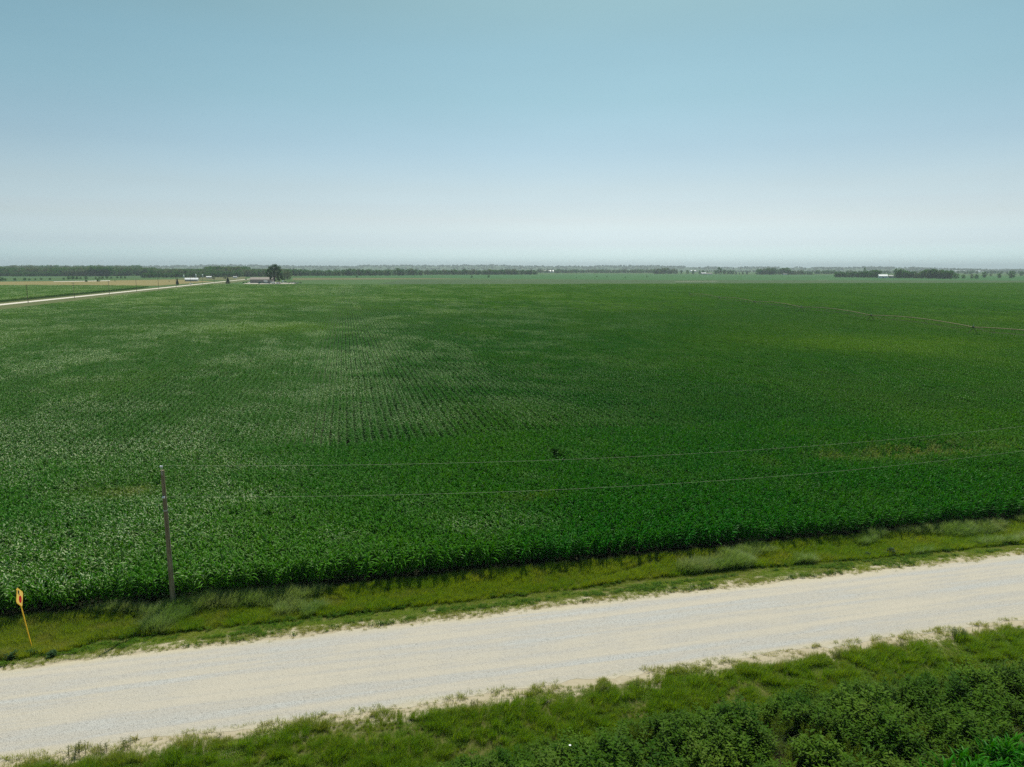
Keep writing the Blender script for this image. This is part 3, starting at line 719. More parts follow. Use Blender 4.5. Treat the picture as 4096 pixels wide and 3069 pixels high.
for k in range(4):                                                                                    # 8-11 corn
    mb = MB(); corn_plant(mb, r, hgt=1.7, wid=0.10); tp.append(mb.mesh('corn', [M['corn'], M['stalk']]))
for k in range(2): tp.append(clover(r, 70, 0.6, 0.10).mesh('g', [M['weed']]))                         # 12-13 low
FB = [((3080, 2870), 1.05, 'wide olive feathery bush, leftmost and topmost of the feathery bushes'), ((3250, 2905), 0.95, 'olive feathery bush in the middle of the feathery thicket'),
      ((3640, 2900), 1.0, 'yellow tipped feathery bush beside the dark hollow in the weeds'), ((3420, 2985), 1.0, 'olive feathery bush above the arching grass at the bottom'),
      ((3150, 2990), 0.9, 'low feathery bush at the bottom edge left of the others'), ((2560, 2900), 0.85, 'green feathery weed standing alone at the upper thicket edge'),
      ((3800, 3000), 0.8, 'small feathery bush just left of the bottom right corn'), ((4040, 2880), 0.8, 'feathery bush cut by the right edge of the picture')]
def free(X, Y):
    k = np.ones(len(X), bool)
    for (px, py), s_, lab in FB:
        p = G(px, py, 0.6); k &= np.hypot(X-p.x, (Y-p.y+0.5)*0.8) > 1.0*s_
    return k
X, Y = grass_points(-12, 62, 15.0, 29.6, 13)
lim = np.interp(X, [-12, -4, 0, 6, 13, 20, 28, 36, 62], [26.8, 27.6, 28.0, 28.5, 28.6, 29.0, 29.0, 28.7, 28.0])+0.9*(fbm(X*0.6, Y*0.1, 71)-0.5)
dens = fbm(X*0.55, Y*0.7, 72)
k = (Y < lim) & ((dens < 0.63) | (Y > lim-0.9)) & free(X, Y); X, Y, lim = X[k], Y[k], lim[k]; n_ = len(X)
cornz = (Y < 24.2-(40-X)*0.13) & (X > 22)
k = ~cornz; n1 = k.sum()
put(X[k], Y[k], ri(0, 5, n1), 1.05*(0.40+1.0*fbm(X[k]*1.3, Y[k]*1.3, 73))*rng.uniform(0.75, 1.15, n1)*np.clip(0.45+(lim[k]-Y[k])*0.45, 0.45, 1.1), np.clip((fbm(X[k]*0.8, Y[k]*0.8, 74)-0.40)*2.5, 0, 1)*0.6, 0.15*np.clip((fbm(X[k]*1.5, Y[k]*1.5, 75)-0.55)*6, 0, 1), PI)
X, Y = grass_points(10, 62, 14.0, 26.5, 9); k = (fbm(X*0.5, Y*0.6, 76) > 0.53) | (Y < 24.8-(40-X)*0.10); k &= ~((Y < 23.6-(40-X)*0.13) & (X > 24)); X, Y = X[k], Y[k]; n_ = len(X)
put(X, Y, ri(5, 8, n_), 0.85, rng.random(n_)*0.7, 0.2*rng.random(n_))
X, Y = grass_points(20, 62, 12.0, 25.0, 7.5); k = (Y < 24.0-(40-X)*0.13); X, Y = X[k], Y[k]; n_ = len(X)
put(X, Y, ri(8, 12, n_), 0.95, rng.random(n_)*0.15, 0*X)
o = collect('weed_thicket', 'dense dark leafy weeds and arching grass in the lower right corner', tp); o['category'] = 'weeds'

# feathery olive bushes that stand out of the thicket
def feather_mesh(r, h):
    mb = MB()
    for s_ in range(16):
        a = r.uniform(0, 2*PI); d = 0.55*math.sqrt(r.random()); hh = h*(1-0.45*d)*r.uniform(0.75, 1.05)
        bx, by = d*math.cos(a), d*math.sin(a); tx, ty = bx*1.5+0.25*hh, by*1.4
        mb.tube([(bx*0.4, by*0.4, 0), (tx, ty, hh)], [0.012, 0.004], 3, 1, False)
        for i in range(95):
            t = 0.35+0.68*r.random(); rad = 0.20*(1.25-t); az = r.uniform(0, 2*PI)
            b = (bx*0.4+(tx-bx*0.4)*t+rad*math.cos(az)*r.random(), by*0.4+(ty-by*0.4)*t+rad*math.sin(az)*r.random(), hh*t)
            v, f = leaf_strip(b, az, R(r.uniform(0, 60)), 0.10*r.uniform(0.6, 1.2), 0.022, R(40), 1, False, (0.2, 0, 0)); mb.add(v, f, 0)
    return mb.mesh('feathery_bush', [M['feather'], M['stem']])
fm = [feather_mesh(r, 1.65) for _ in range(3)]
for i, ((px, py), s_, lab) in enumerate(FB):
    p = G(px, py, 0.6); o = link('feathery_bush', fm[i % 3], loc=(p.x, p.y-0.1, float(ground_z(p.x, p.y))), rot=(0, 0, r.uniform(0, 6)))
    o.scale = (s_*1.05, s_*1.05, s_); tag(o, lab, 'bush', 'feathery bushes in the weed thicket')

# single weeds along the near edge of the road
rw = [weed_mesh(r, 0.6, 9, 16, 0.10, [M['roadweed'], M['stem']], 0.35, 0.15, 0.25) for _ in range(3)]
RW = [((300, 3030), 1.15, 'largest bushy weed at the lower left edge of the road'), ((420, 3005), 0.8, 'weed just right of the large one at the lower left'),
      ((500, 2990), 0.85, 'sprawling weed standing alone on bare sand, lower left'), ((880, 2945), 0.45, 'small weed left of the centre of the near road edge'),
      ((1900, 2830), 0.7, 'feathery weed on sandy ground below the road centre'), ((2420, 2770), 0.9, 'tall dark weed on the near road edge right of centre'),
      ((2560, 2755), 0.8, 'wide weed beside the tall dark one on the near road edge'), ((2830, 2712), 0.75, 'bushy weed where the dry strip widens on the right'),
      ((3350, 2632), 0.85, 'round dry weed on the sandy strip, right part of the road edge'), ((3600, 2590), 0.75, 'dry spindly weed on the sandy strip near the right'),
      ((3150, 2665), 0.6, 'low brownish weed left of the round dry one')]
for i, ((px, py), s_, lab) in enumerate(RW):
    p = G(px, py); o = link('roadside_weed', rw[i % 3], loc=(p.x, p.y, float(ground_z(p.x, p.y))), rot=(0, 0, i*1.3)); o.scale = (s_*1.2, s_, s_)
    tag(o, lab, 'weed', 'weeds along the near road edge')
up = weed_mesh(r, 0.7, 12, 14, 0.10, [M['darkweed'], M['stem']], 0.2, 0.02, 0.22)
for px, lab in ((3820, 'upright dark green weed on the near road edge at the far right'), (3848, 'second upright weed touching the first at the far right')):
    p = G(px, 2555); o = link('upright_weed', up, loc=(p.x, p.y, 0), rot=(0, 0, px)); tag(o, lab, 'weed')
dk = [weed_mesh(r, 0.55, 11, 22, 0.17, [M['darkweed'], M['stem']], 0.4, 0.1, 0.55) for _ in range(2)]
for i, ((px, py), s_, lab) in enumerate([((120, 2612), 0.7, 'dark broad leaved weed clump at the foot of the yellow sign'), ((50, 2632), 0.9, 'dark broad leaved clump cut by the left edge of the picture'),
                       ((210, 2625), 0.7, 'small dark clump right of the yellow sign'), ((3560, 2200), 1.0, 'dark weed patch in the grass before the corn, right side'),
                       ((3470, 2206), 0.7, 'smaller dark patch left of the right side one'), ((640, 2405), 0.9, 'dark leafy clump at the foot of the near pole')]):
    p = G(px, py); o = link('broadleaf_clump', dk[i % 2], loc=(p.x, p.y, float(ground_z(p.x, p.y))), rot=(0, 0, i)); o.scale = (s_*1.3, s_, s_*0.9)
    tag(o, lab, 'weed', 'dark broad leaved clumps in the verge')
# one white blossom in the thicket
p = G(2280, 2982, 1.35); mb = MB()
for i in range(14):
    a = i*2*PI/14; v, f = leaf_strip((0, 0, 0), a, R(20), 0.065, 0.035, R(30), 2, False); mb.add(v, f, 0)
wf = empty('white_flower', (p.x, p.y, 0)); tag(wf, 'single round white blossom in the thicket, bottom centre', 'flower')
mb.build('blossom', [M['white']], wf, (0, 0, 1.35)); MB().tube([(0, 0, float(ground_z(p.x, p.y))), (0, 0, 1.35)], 0.008, 4).build('stem', [M['stem']], wf)

# ------------------------------------------------------------------ utility pole and wires
def zg(p): return float(ground_z(p[0], p[1]))
PX, PY = -11.8, 47.25
def near_pole(loc, label):
    t = empty('utility_pole', loc); tag(t, label, 'pole', 'wooden poles beside the corn')
    MB().tube([(0, 0, -0.3), (0, 0, 3), (0, 0, 6), (0, 0, 9.3)], [0.160, 0.150, 0.132, 0.112], 16).build('pole_shaft', [M['polewood']], t, smooth=False)
    MB().tube([(0.0, -0.12, 9.0), (0.0, -0.12, 9.62)], 0.022, 6).build('pin', [M['metal']], t)
    for z in (9.58, 7.56):
        y = -0.12 if z > 9 else -0.20
        MB().tube([(-0.10, y, z-0.02), (-0.06, y, z), (0.0, y, z), (0.06, y, z)], [0.04, 0.075, 0.055, 0.075], 10).build('insulator', [M['porcelain']], t)
    MB().box((0, -0.155, 7.56), (0.10, 0.08, 0.16)).build('bracket', [M['metal']], t)
    MB().tube([(0.17, -0.06, 0.1), (0.155, -0.05, 4), (0.135, -0.05, 7.5)], 0.010, 5).build('ground_wire', [M['metal']], t)
    MB().tube([(0, 0, 6.6), (0, 0, 6.66)], 0.150, 16).build('band', [M['metal']], t)
    return t
near_pole((PX, PY, zg((PX, PY))), 'weathered wooden pole standing at the corn edge behind the tall grass')
near_pole((71.8, PY, zg((71.8, PY))), 'next wooden pole of the line, beyond the right edge')
for z0, a, y, lab in ((8.12, 0.00083, -0.12, 'upper thin pale wire crossing before the corn from the pole top'), (5.87, 0.00095, -0.2, 'lower thin pale wire crossing before the corn')):
    pts = [(x, PY+y, z0+a*(x-30)**2) for x in np.linspace(PX, 71.8, 40)]
    tag(MB().tube(pts, 0.0065, 5).build('overhead_wire', [M['wire']]), lab, 'wire')

# ------------------------------------------------------------------ stop ahead sign
sb = G(127, 2578); sb.z = zg(sb)
sg = empty('stop_ahead_sign', (sb.x, sb.y, sb.z)); tag(sg, 'yellow diamond stop ahead sign with black arrow and red octagon on a leaning yellow post', 'sign')
sg.rotation_euler = (R(2), R(-5.5), R(6))
MB().box((0, 0, 1.9), (0.045, 0.075, 4.1)).build('post', [M['signyellow']], sg)
SC = 3.42; hw = 0.645
def plate(name, outline, x, th, mat, parent, bev=0.0):
    n_ = len(outline); v = [(x, y, z) for y, z in outline]+[(x+th, y, z) for y, z in outline]
    return link(name, mesh(name, v, [tuple(reversed(range(n_))), tuple(range(n_, 2*n_))]+[(i, (i+1) % n_, (i+1) % n_+n_, i+n_) for i in range(n_)], mat), parent)
def diamond(h, c=0.0, rr=0.06):
    o_ = []
    for k in range(4):
        a = k*PI/2
        for da in (-1, 1):
            cx, cz = math.cos(a)*h, math.sin(a)*h; tx, tz = -math.sin(a), math.cos(a)
            o_.append((cx-math.cos(a)*rr+tx*da*rr, SC+cz-math.sin(a)*rr+tz*da*rr))
    return o_
pl = plate('sign_panel', diamond(hw), 0.04, 0.006, M['signyellow'], sg)
plate('sign_face', diamond(hw-0.055, rr=0.04), 0.0475, 0.003, M['signface'], pl)
oc = [(0.205*math.cos(R(22.5+45*k))/math.cos(R(22.5)), SC-0.12+0.205*math.sin(R(22.5+45*k))/math.cos(R(22.5))) for k in range(8)]
plate('octagon', oc, 0.052, 0.003, M['signred'], pl)
ar = [(-0.05, 0.14), (0.05, 0.14), (0.05, 0.30), (0.15, 0.30), (0, 0.50), (-0.15, 0.30), (-0.05, 0.30)]
plate('arrow', [(y, SC+z) for y, z in ar], 0.052, 0.003, M['signblack'], pl)
for z in (SC+0.30, SC-0.36):
    plate('bolt', [(0.0+0.02*math.cos(k*PI/3)+(0.10 if z > SC else 0), z+0.02*math.sin(k*PI/3)) for k in range(6)], 0.0555, 0.008, M['metal'], pl)

# ------------------------------------------------------------------ trees
def tree_mesh(r, h, cw, nleaf, leaf, mats, trunk=0.3, base=0.15, blobs=16, sharp=False, gaps=0.0, trunk_only=False, crown_only=False):
    mb = MB(); B = []
    for b in range(blobs):
        t = (b+0.5)/blobs; z = h*(base+(0.93-base)*t)
        if sharp: rr = cw*0.5*(1.05-t)
        else: rr = cw*0.5*math.sin(PI*min(1, 0.18+0.74*t))**0.7
        a = b*2.4+r.uniform(-0.5, 0.5); d = rr*(0.0 if sharp else r.uniform(0.35, 0.8)); br = (rr if sharp else cw*r.uniform(0.16, 0.27))
        B.append((d*math.cos(a), d*math.sin(a), z, br))
    if not crown_only:
        tr = trunk
        mb.tube([(0, 0, 0), (0.02*h*r.uniform(-1, 1), 0, h*base*1.2), (0, 0, h*0.6)], [tr, tr*0.75, tr*0.3], 7, 1, False)
        if not sharp:
            for (x, y, z, br) in B[::2]: mb.tube([(0, 0, h*base*0.9+0.1*z), (x*0.5, y*0.5, z*0.8), (x, y, z)], [tr*0.4, tr*0.25, tr*0.08], 4, 1, False)
    if not trunk_only:
        per = max(1, nleaf//blobs)
        for (x, y, z, br) in B:
            for i in range(per):
                u = Vector((r.gauss(0, 1), r.gauss(0, 1), r.gauss(0, 1))).normalized()*br*(r.random()**0.4)
                if not sharp: u.z *= 0.75
                else: u.z *= 0.35
                c = Vector((x, y, z))+u; s_ = leaf*r.uniform(0.6, 1.3)
                n1 = (u.normalized()+Vector((r.gauss(0, .6), r.gauss(0, .6), r.gauss(0, .6)))).normalized(); a1 = n1.orthogonal().normalized(); b1 = n1.cross(a1)
                th = r.uniform(0, 6); a2 = a1*math.cos(th)+b1*math.sin(th); b2 = n1.cross(a2)
                mb.add([c-a2*s_, c-b2*s_*0.7, c+a2*s_, c+b2*s_*0.6+n1*s_*0.3], [(0, 1, 2, 3)], 0)
    return mb.mesh('tree', mats)
T_oak = [tree_mesh(r, 13, r.uniform(9, 13), 420, 0.75, [M['tree1'], M['bark']], 0.35, 0.10, 16) for _ in range(6)]
T_pale = [tree_mesh(r, 13, r.uniform(9, 12), 380, 0.75, [M['tree2'], M['bark']], 0.3, 0.10, 16) for _ in range(3)]
T_thin = [tree_mesh(r, 13, 6.5, 170, 0.6, [M['tree1'], M['bark']], 0.25, 0.30, 12) for _ in range(2)]
T_con = [tree_mesh(r, 10, 5.0, 420, 0.45, [M['conifer'], M['bark']], 0.25, 0.05, 14, True) for _ in range(2)]
T_bush = [tree_mesh(r, 5, 6.0, 260, 0.5, [M['tree1'], M['bark']], 0.15, 0.02, 10) for _ in range(3)]
ntree = 0
def tree_at(kind, px, py, topy, label, name='tree', group=None, wide=1.0, cat='tree', base_h=None):
    "a tree whose foot is seen at (px, py) and whose top reaches row topy"
    p = G(px, py); dist = (p-Vector((0, 0, CAM_H))).dot(FW)
    h = (py-topy)/FPX*dist*1.01
    me = rnd.choice(kind); bh = max(v.co.z for v in me.vertices) if me.name not in HC else HC[me.name]; HC[me.name] = bh
    o = link(name, me, loc=(p.x, p.y, 0), rot=(0, 0, rnd.uniform(0, 6))); k = h/bh
    o.scale = (k*wide, k*wide, k)
    return tag(o, label, cat, group)
HC = {}
# windbreak behind the farmyard: many alike trees
def line(kind, x0, x1, y0, y1, top, step, label, group, jit=4.0, wide=(0.9, 1.3), name='tree', jy=0.5):
    x = x0
    while x <= x1:
        t = (x-x0)/(x1-x0); py = y0+(y1-y0)*t
        tp_ = top(x)+rnd.uniform(-jit, jit)
        lab, grp = label, group
        if (x1-x0) > 180:      # name the stretch of a long row a tree stands in
            q = min(3, int(t*4)); st = ('left end', 'left middle stretch', 'right middle stretch', 'right end')[q]
            lab = label+', '+st; grp = group+', '+st
        tree_at(kind, x, py+rnd.uniform(-jy*0.2, jy*0.2), tp_, lab, name, grp, rnd.uniform(*wide))
        x += step*rnd.uniform(0.7, 1.3)
line(T_oak+T_pale[:1], 1165, 1690, 1105.5, 1102.5, lambda x: 1079+3*math.sin(x*0.03)+2*math.sin(x*0.011), 12, 'dark dense tree in the left half of the long windbreak', 'trees of the long windbreak left half')
line(T_oak, 1172, 1560, 1103.8, 1102.0, lambda x: 1082, 14, 'dark dense tree in the left half of the long windbreak', 'trees of the long windbreak left half')
line(T_oak+T_pale*2, 1700, 2150, 1100.3, 1099.5, lambda x: 1080-1.5*math.sin((x-1700)*0.006), 10, 'grey green tree in the right half of the long windbreak', 'trees of the long windbreak right half', wide=(1.0, 1.5))
line(T_oak, 1700, 2140, 1099.3, 1098.5, lambda x: 1083, 13, 'grey green tree in the right half of the long windbreak', 'trees of the long windbreak right half')
# right: farm groves
line(T_oak+T_pale, 2617, 2715, 1097.0, 1096.5, lambda x: 1077-4*math.exp(-((x-2665)/30)**2), 9, 'tree of the round grove left of the far farm', 'trees of the round far grove')
for x, w_ in ((2725, 0.8), (2750, 0.9), (2772, 1.1), (2798, 0.9), (2812, 1.2)): tree_at(T_oak, x, 1097, 1081, 'small tree in the gap right of the round far grove', 'tree', 'small trees beside the round far grove', w_)
line(T_oak, 2545, 2612, 1092, 1092, lambda x: 1079, 8, 'hazy distant tree left of the round far grove', 'hazy trees left of the round far grove')
tree_at(T_oak, 2877, 1098, 1069, 'tall round tree right of the small pale far farm', wide=1.05)
tree_at(T_oak, 2862, 1098, 1080, 'lower tree leaning on the tall round far tree, left side', wide=1.1)
tree_at(T_oak, 2897, 1098, 1078, 'lower tree leaning on the tall round far tree, right side', wide=1.1)
for x in (2912, 2922, 2932): tree_at(T_oak, x, 1098, 1080, 'tree in the low clump right of the tall round far tree', group='low clump right of the tall round tree', wide=1.0)
for x, t_, lab in ((2944, 1083, 'narrow dark conifer, first of the far row'), (2957, 1089, 'tiny dark conifer between two taller far ones'), (2971, 1085, 'narrow dark conifer, third of the far row'), (2987, 1083, 'wider dark conifer at the right end of the far row')):
    tree_at(T_con, x, 1098, t_, lab, 'conifer_tree', wide=1.3)
line(T_oak+T_pale, 3032, 3250, 1099.5, 1100, lambda x: 1070+ (9 if x > 3160 else 0)+5*abs(math.sin(x*0.05)), 9, 'tree of the largest grove on the right', 'trees of the largest right grove', jit=3, wide=(0.9, 1.2))
tree_at(T_oak, 3246, 1099.5, 1087, 'small round tree closing the largest right grove', wide=1.4)
line(T_oak, 3262, 3340, 1097, 1097, lambda x: 1082, 9, 'hazy tree behind the gap left of the barn grove', 'hazy trees left of the barn grove')
line(T_oak, 3342, 3520, 1110, 1112, lambda x: 1087 if x < 3480 else 1080, 9, 'dark tree in the row left of the white barn', 'trees left of the white barn', jit=3)
tree_at(T_thin, 3457, 1110, 1070, 'tall thin lone crown rising above the row left of the barn', wide=0.9)
line(T_oak+T_pale[:1], 3588, 3812, 1113, 1116, lambda x: 1080+ (4 if 3630 < x < 3690 else 0)+3*math.sin(x*0.04), 8.5, 'tree of the long grove right of the white barn', 'trees right of the white barn', jit=4)
for x, t_, lab in ((3700, 1077, 'tallest ragged tree above the grove right of the barn'), (3765, 1078, 'second tall ragged tree above the grove right of the barn')): tree_at(T_thin, x, 1114, t_, lab, wide=1.3)
for x, y, t_, w_, lab in ((3825, 1116, 1094, 1.2, 'small tree at the right end of the barn grove'), (3853, 1115, 1099, 1.2, 'low bushy tree standing just right of the barn grove'), (3887, 1115, 1096, 1.0, 'left one of a pair of small trees in the far right field'), (3905, 1116, 1098, 1.3, 'right one of a pair of small trees in the far right field'),
                          (3937, 1112, 1088, 1.1, 'umbrella shaped lone tree in the far right field'), (3962, 1105, 1094, 1.0, 'tiny hazy tree behind the umbrella shaped one'), (3997, 1113, 1092, 1.1, 'lone pale tree between umbrella tree and right edge'),
                          (4046, 1114, 1083, 1.2, 'big pale tree close to the right picture edge'), (4085, 1104, 1086, 1.3, 'hazy tree cut by the right picture edge')):
    tree_at(T_oak if w_ > 1.05 else T_pale, x, y, t_, lab, wide=w_)
# left: hedge bushes in the pale green field and trees before the woods
bx_ = [(8, 1124, 1108), (22, 1123, 1113), (60, 1123, 1111), (100, 1122, 1110), (118, 1122, 1113), (142, 1121, 1113), (165, 1120, 1111), (200, 1120, 1111), (255, 1119, 1110), (275, 1118, 1105), (292, 1118, 1104), (308, 1117, 1105), (322, 1117, 1108),
       (345, 1117, 1104), (383, 1116, 1108), (398, 1116, 1107), (410, 1116, 1105), (428, 1115, 1105), (445, 1115, 1106), (470, 1114, 1105), (485, 1114, 1104), (500, 1114, 1105)]
for x, y, t_ in bx_: tree_at(T_bush, x, y, t_, 'round dark hedge bush in the row before the left woods', 'bush', 'hedge bushes before the left woods', 1.1, 'bush')
for x, y, t_, lab in ((345, 1128, 1118, 'wide low bush on the pale sandy strip'), (393, 1127, 1114, 'upright bush at the right part of the sandy strip'), (460, 1126, 1122, 'tiny dark shrub in the golden field'), (677, 1127, 1123, 'tiny dark shrub in the golden field by the dark cedar'),
                      (1428, 1111, 1103, 'small lone bush before the windbreak, left'), (1887, 1111, 1102, 'round lone bush in the bean field, left of two'), (1954, 1110, 1101, 'round lone bush in the bean field, right of two'),
                      (2305, 1113, 1109, 'tiny far shrub in the middle field'), (2387, 1109, 1104, 'left one of two dark shrubs in the middle field'), (2427, 1109, 1104, 'right one of two dark shrubs in the middle field'), (2500, 1112, 1107, 'pale small shrub in the middle field'), (2587, 1109, 1104, 'far dark shrub below the round grove')):
    tree_at(T_bush, x, y, t_, lab, 'bush', None, 1.1, 'bush')
line(T_oak, 570, 960, 1112.5, 1109, lambda x: 1092-6*math.exp(-((x-900)/80)**2), 10, 'dark tree along the front edge of the left woods', 'front trees of the left woods', jit=3, wide=(1.0, 1.4))
line(T_oak, 362, 440, 1106, 1106, lambda x: 1068, 9, 'tall dark tree of the block rising above the left woods', 'tall trees above the left woods', jit=2)
line(T_pale, 262, 350, 1106, 1106, lambda x: 1080, 11, 'pale tree in the left woods beside the tall block', 'pale trees beside the tall block', jit=3)
line(T_oak, 0, 260, 1107, 1106, lambda x: 1088, 10, 'dark tree at the foot of the left woods', 'foot trees of the left woods', jit=3)
for x, y, t_, lab in ((795, 1117, 1100, 'pale round tree near the farm by the road'), (855, 1118, 1103, 'pale bushy tree by the distant road')): tree_at(T_pale, x, y, t_, lab, wide=1.2)
tree_at(T_pale, 900, 1116, 1101, 'pale round tree just left of the dark roadside cedar', wide=1.3)
for (x, y, t_, lab) in ((710, 1140, 1112, 'dark cedar with pointed crown standing left of the long white shed'), (912, 1136, 1106, 'dark ragged cedar beside the distant road')):
    p = G(x, y); h = (y-t_)/FPX*(p-Vector((0, 0, CAM_H))).dot(FW)
    t = empty('cedar_tree', (p.x, p.y, 0)); tag(t, lab, 'tree'); s_ = random.Random(x)
    link('crown', tree_mesh(s_, h, h*(0.52 if x < 800 else 0.72), 900, 0.42, [M['conifer'], M['bark']], 0.3, 0.06, 16, True, crown_only=True), t)
    link('trunk', tree_mesh(s_, h, h*0.5, 10, 0.4, [M['conifer'], M['bark']], 0.3, 0.06, 16, True, trunk_only=True), t)
# the big cottonwood in the farmyard
p = G(1098, 1135); t = empty('big_tree', (p.x, p.y, 0)); tag(t, 'huge spreading dark tree over the farmyard beside the shed', 'tree')
def big_tree():
    rr = random.Random(77); h = 27.0; mc = MB(); mt = MB()
    mt.tube([(0, 0, 0), (0.2, 0, 3), (0.4, 0.2, 8), (0, 0, 16), (0.5, 0, 22)], [1.05, 0.85, 0.65, 0.38, 0.12], 10, 0, False)
    B = []
    for (x, z, br) in ((-9, 15, 3.2), (-6.5, 11.5, 2.6), (-7.5, 19, 2.6), (-4.5, 23, 3.2), (-1, 25, 2.8), (3, 25, 3.2), (6.5, 22.5, 3.2), (8, 18, 3.4), (4, 20, 3.4), (-2, 20, 3.6), (1, 15, 3.8), (6, 14, 3.2), (-4, 15.5, 2.8),
                       (9.5, 13, 2.8), (11.5, 10, 2.4), (5, 9, 2.6), (-4.5, 9, 2.2), (0, 10.5, 2.4), (-6, 7, 1.6), (6.5, 6, 1.8), (12.5, 6.2, 1.6), (2.5, 22, 3), (9, 8, 2.2)):
        for q in range(2): B.append((x+rr.uniform(-1, 1), rr.uniform(-6, 6)*(1-0.03*z), z+rr.uniform(-1, 1), br*rr.uniform(0.7, 1.0)))
    for (x, y, z, br) in B:
        if rr.random() < 0.6:
            zz = max(4, z*0.45); mt.tube([(0.2, 0, zz), (x*0.45, y*0.45, zz+(z-zz)*0.6), (x, y, z)], [0.32, 0.2, 0.06], 5, 0, False)
        for i in range(190):
            u = Vector((rr.gauss(0, 1), rr.gauss(0, 1), rr.gauss(0, 1))).normalized()*br*rr.random()**0.4; c = Vector((x, y, z))+u; s_ = 0.42*rr.uniform(0.6, 1.3)
            n1 = (u.normalized()+Vector((rr.gauss(0, .6), rr.gauss(0, .6), rr.gauss(0, .6)))).normalized(); a2 = n1.orthogonal().normalized(); b2 = n1.cross(a2)
            mc.add([c-a2*s_, c-b2*s_*0.7, c+a2*s_, c+b2*s_*0.6+n1*s_*0.3], [(0, 1, 2, 3)], 0)
    mc.build('crown', [M['treedark']], t); mt.build('trunk', [M['bark']], t)
big_tree(); t.rotation_euler = (0, 0, -R(0))
tree_at(T_pale, 1152, 1119, 1079, 'pale grey green tree just right of the huge farmyard tree', wide=0.95)
tree_at(T_pale, 1140, 1118, 1083, 'pale tree hidden behind the huge farmyard tree', wide=0.95)

# far woods that read as one mass
def woods(name, label, regions, seed):
    P = []; S = []; K = []
    g = np.random.default_rng(seed)
    for (x0, x1, ya, yb, n_, h0, h1, z0) in regions:
        for i in range(n_):
            px = g.uniform(x0, x1); py = g.uniform(ya, yb); q = G(px, py)
            if fbm(np.array([q.x*0.004]), np.array([q.y*0.004]), seed)[0] < 0.30: continue
            P.append((q.x, q.y, z0)); h = g.uniform(h0, h1)/13.0; S.append((h*g.uniform(0.9, 1.5),)*2+(h,)); K.append(g.choice([g.integers(0, 6), g.integers(6, 9)], p=[0.45, 0.55]))
    n_ = len(P); rot = np.zeros((n_, 3)); rot[:, 2] = g.uniform(0, 6, n_)
    return tag(scatter(name, T_oak+T_pale, np.array(P), rot, np.array(S), np.array(K), np.zeros(n_), np.zeros(n_)), label, 'wood', kind='stuff')
woods('distant_wood', 'dark hazy woods behind the pale green fields on the left', [(-500, 620, 1093, 1105, 1500, 14, 24, 0), (600, 1160, 1092, 1108, 1300, 12, 20, 0), (830, 990, 1098, 1106, 350, 20, 27, 0), (-500, 560, 1088, 1093, 700, 24, 34, 0)], 81)
woods('distant_wood', 'pale hazy line of woods at the foot of the hills', [(1100, 5200, 1087, 1091, 1200, 8, 15, 0), (2150, 2660, 1090, 1093, 260, 12, 20, 0), (3250, 5200, 1090, 1097, 500, 9, 17, 0)], 82)
# trees on the hills make a bumpy skyline
g = np.random.default_rng(5); P = []; S = []; K = []
for i in range(6500):
    px = g.uniform(-900, 5000); rr = 1.4*g.choice([g.uniform(6900, 7100), g.uniform(5500, 7000)]); a = math.atan2(AZ(px).x, AZ(px).y)
    j = np.interp(px, pxs, np.arange(len(pxs))); z = np.interp(rr, rs, [HT[q_, int(j)] for q_ in range(len(rs))])
    if fbm(np.array([px*0.02]), np.array([rr*0.002]), 9)[0] < 0.42: continue
    P.append((math.sin(a)*rr, math.cos(a)*rr, z-1)); h = g.uniform(8, 18)/13*(1 if g.random() < 0.9 else 1.4); S.append((h*2.2, h*2.2, h)); K.append(g.integers(0, 3))
n_ = len(P); rot = np.zeros((n_, 3)); rot[:, 2] = g.uniform(0, 6, n_)
tag(scatter('hillside_wood', T_pale, np.array(P), rot, np.array(S), np.array(K), np.zeros(n_), np.zeros(n_)), 'hazy blue green trees covering the horizon hills', 'wood', kind='stuff')

# ------------------------------------------------------------------ poles of the distant road
def road_pole():
    t = empty('roadside_pole'); MB().tube([(0, 0, -0.2), (0, 0, 11.6)], [0.19, 0.13], 8).build('pole_shaft', [M['polewood']], t)
    MB().box((0, 0, 10.9), (2.4, 0.14, 0.16)).build('crossarm', [M['polewood']], t)
    for x in (-1.1, -0.4, 0.4, 1.1): MB().tube([(x, 0, 10.98), (x, 0, 11.2)], 0.06, 6).build('insulator', [M['porcelain']], t)
    return t
PL = [(113, 1213, 'nearest pole of the distant road, closest to the left picture edge'), (298, 1194, 'second pole of the distant road from the left'), (438, 1178, 'third pole of the distant road from the left'),
      (547, 1166, 'fourth pole, where the dark crop edge ends'), (635, 1156, 'pole between the golden field edge and the dark cedar'), (705, 1149, 'pole just in front of the dark cedar'), (763, 1141.5, 'pole in front of the long white shed'),
      (811, 1137, 'pole right of the long white shed'), (857, 1133.5, 'last visible pole before the ragged cedar')]
pp = road_pole()
for i, (x, y, lab) in enumerate(PL):
    o = pp if i == 0 else copy_tree(pp); q = G(x, y); o.location = (q.x, q.y, 0); o.rotation_euler = (0, 0, R(4*math.sin(i*3)))
    tag(o, lab, 'pole', 'poles along the distant road')

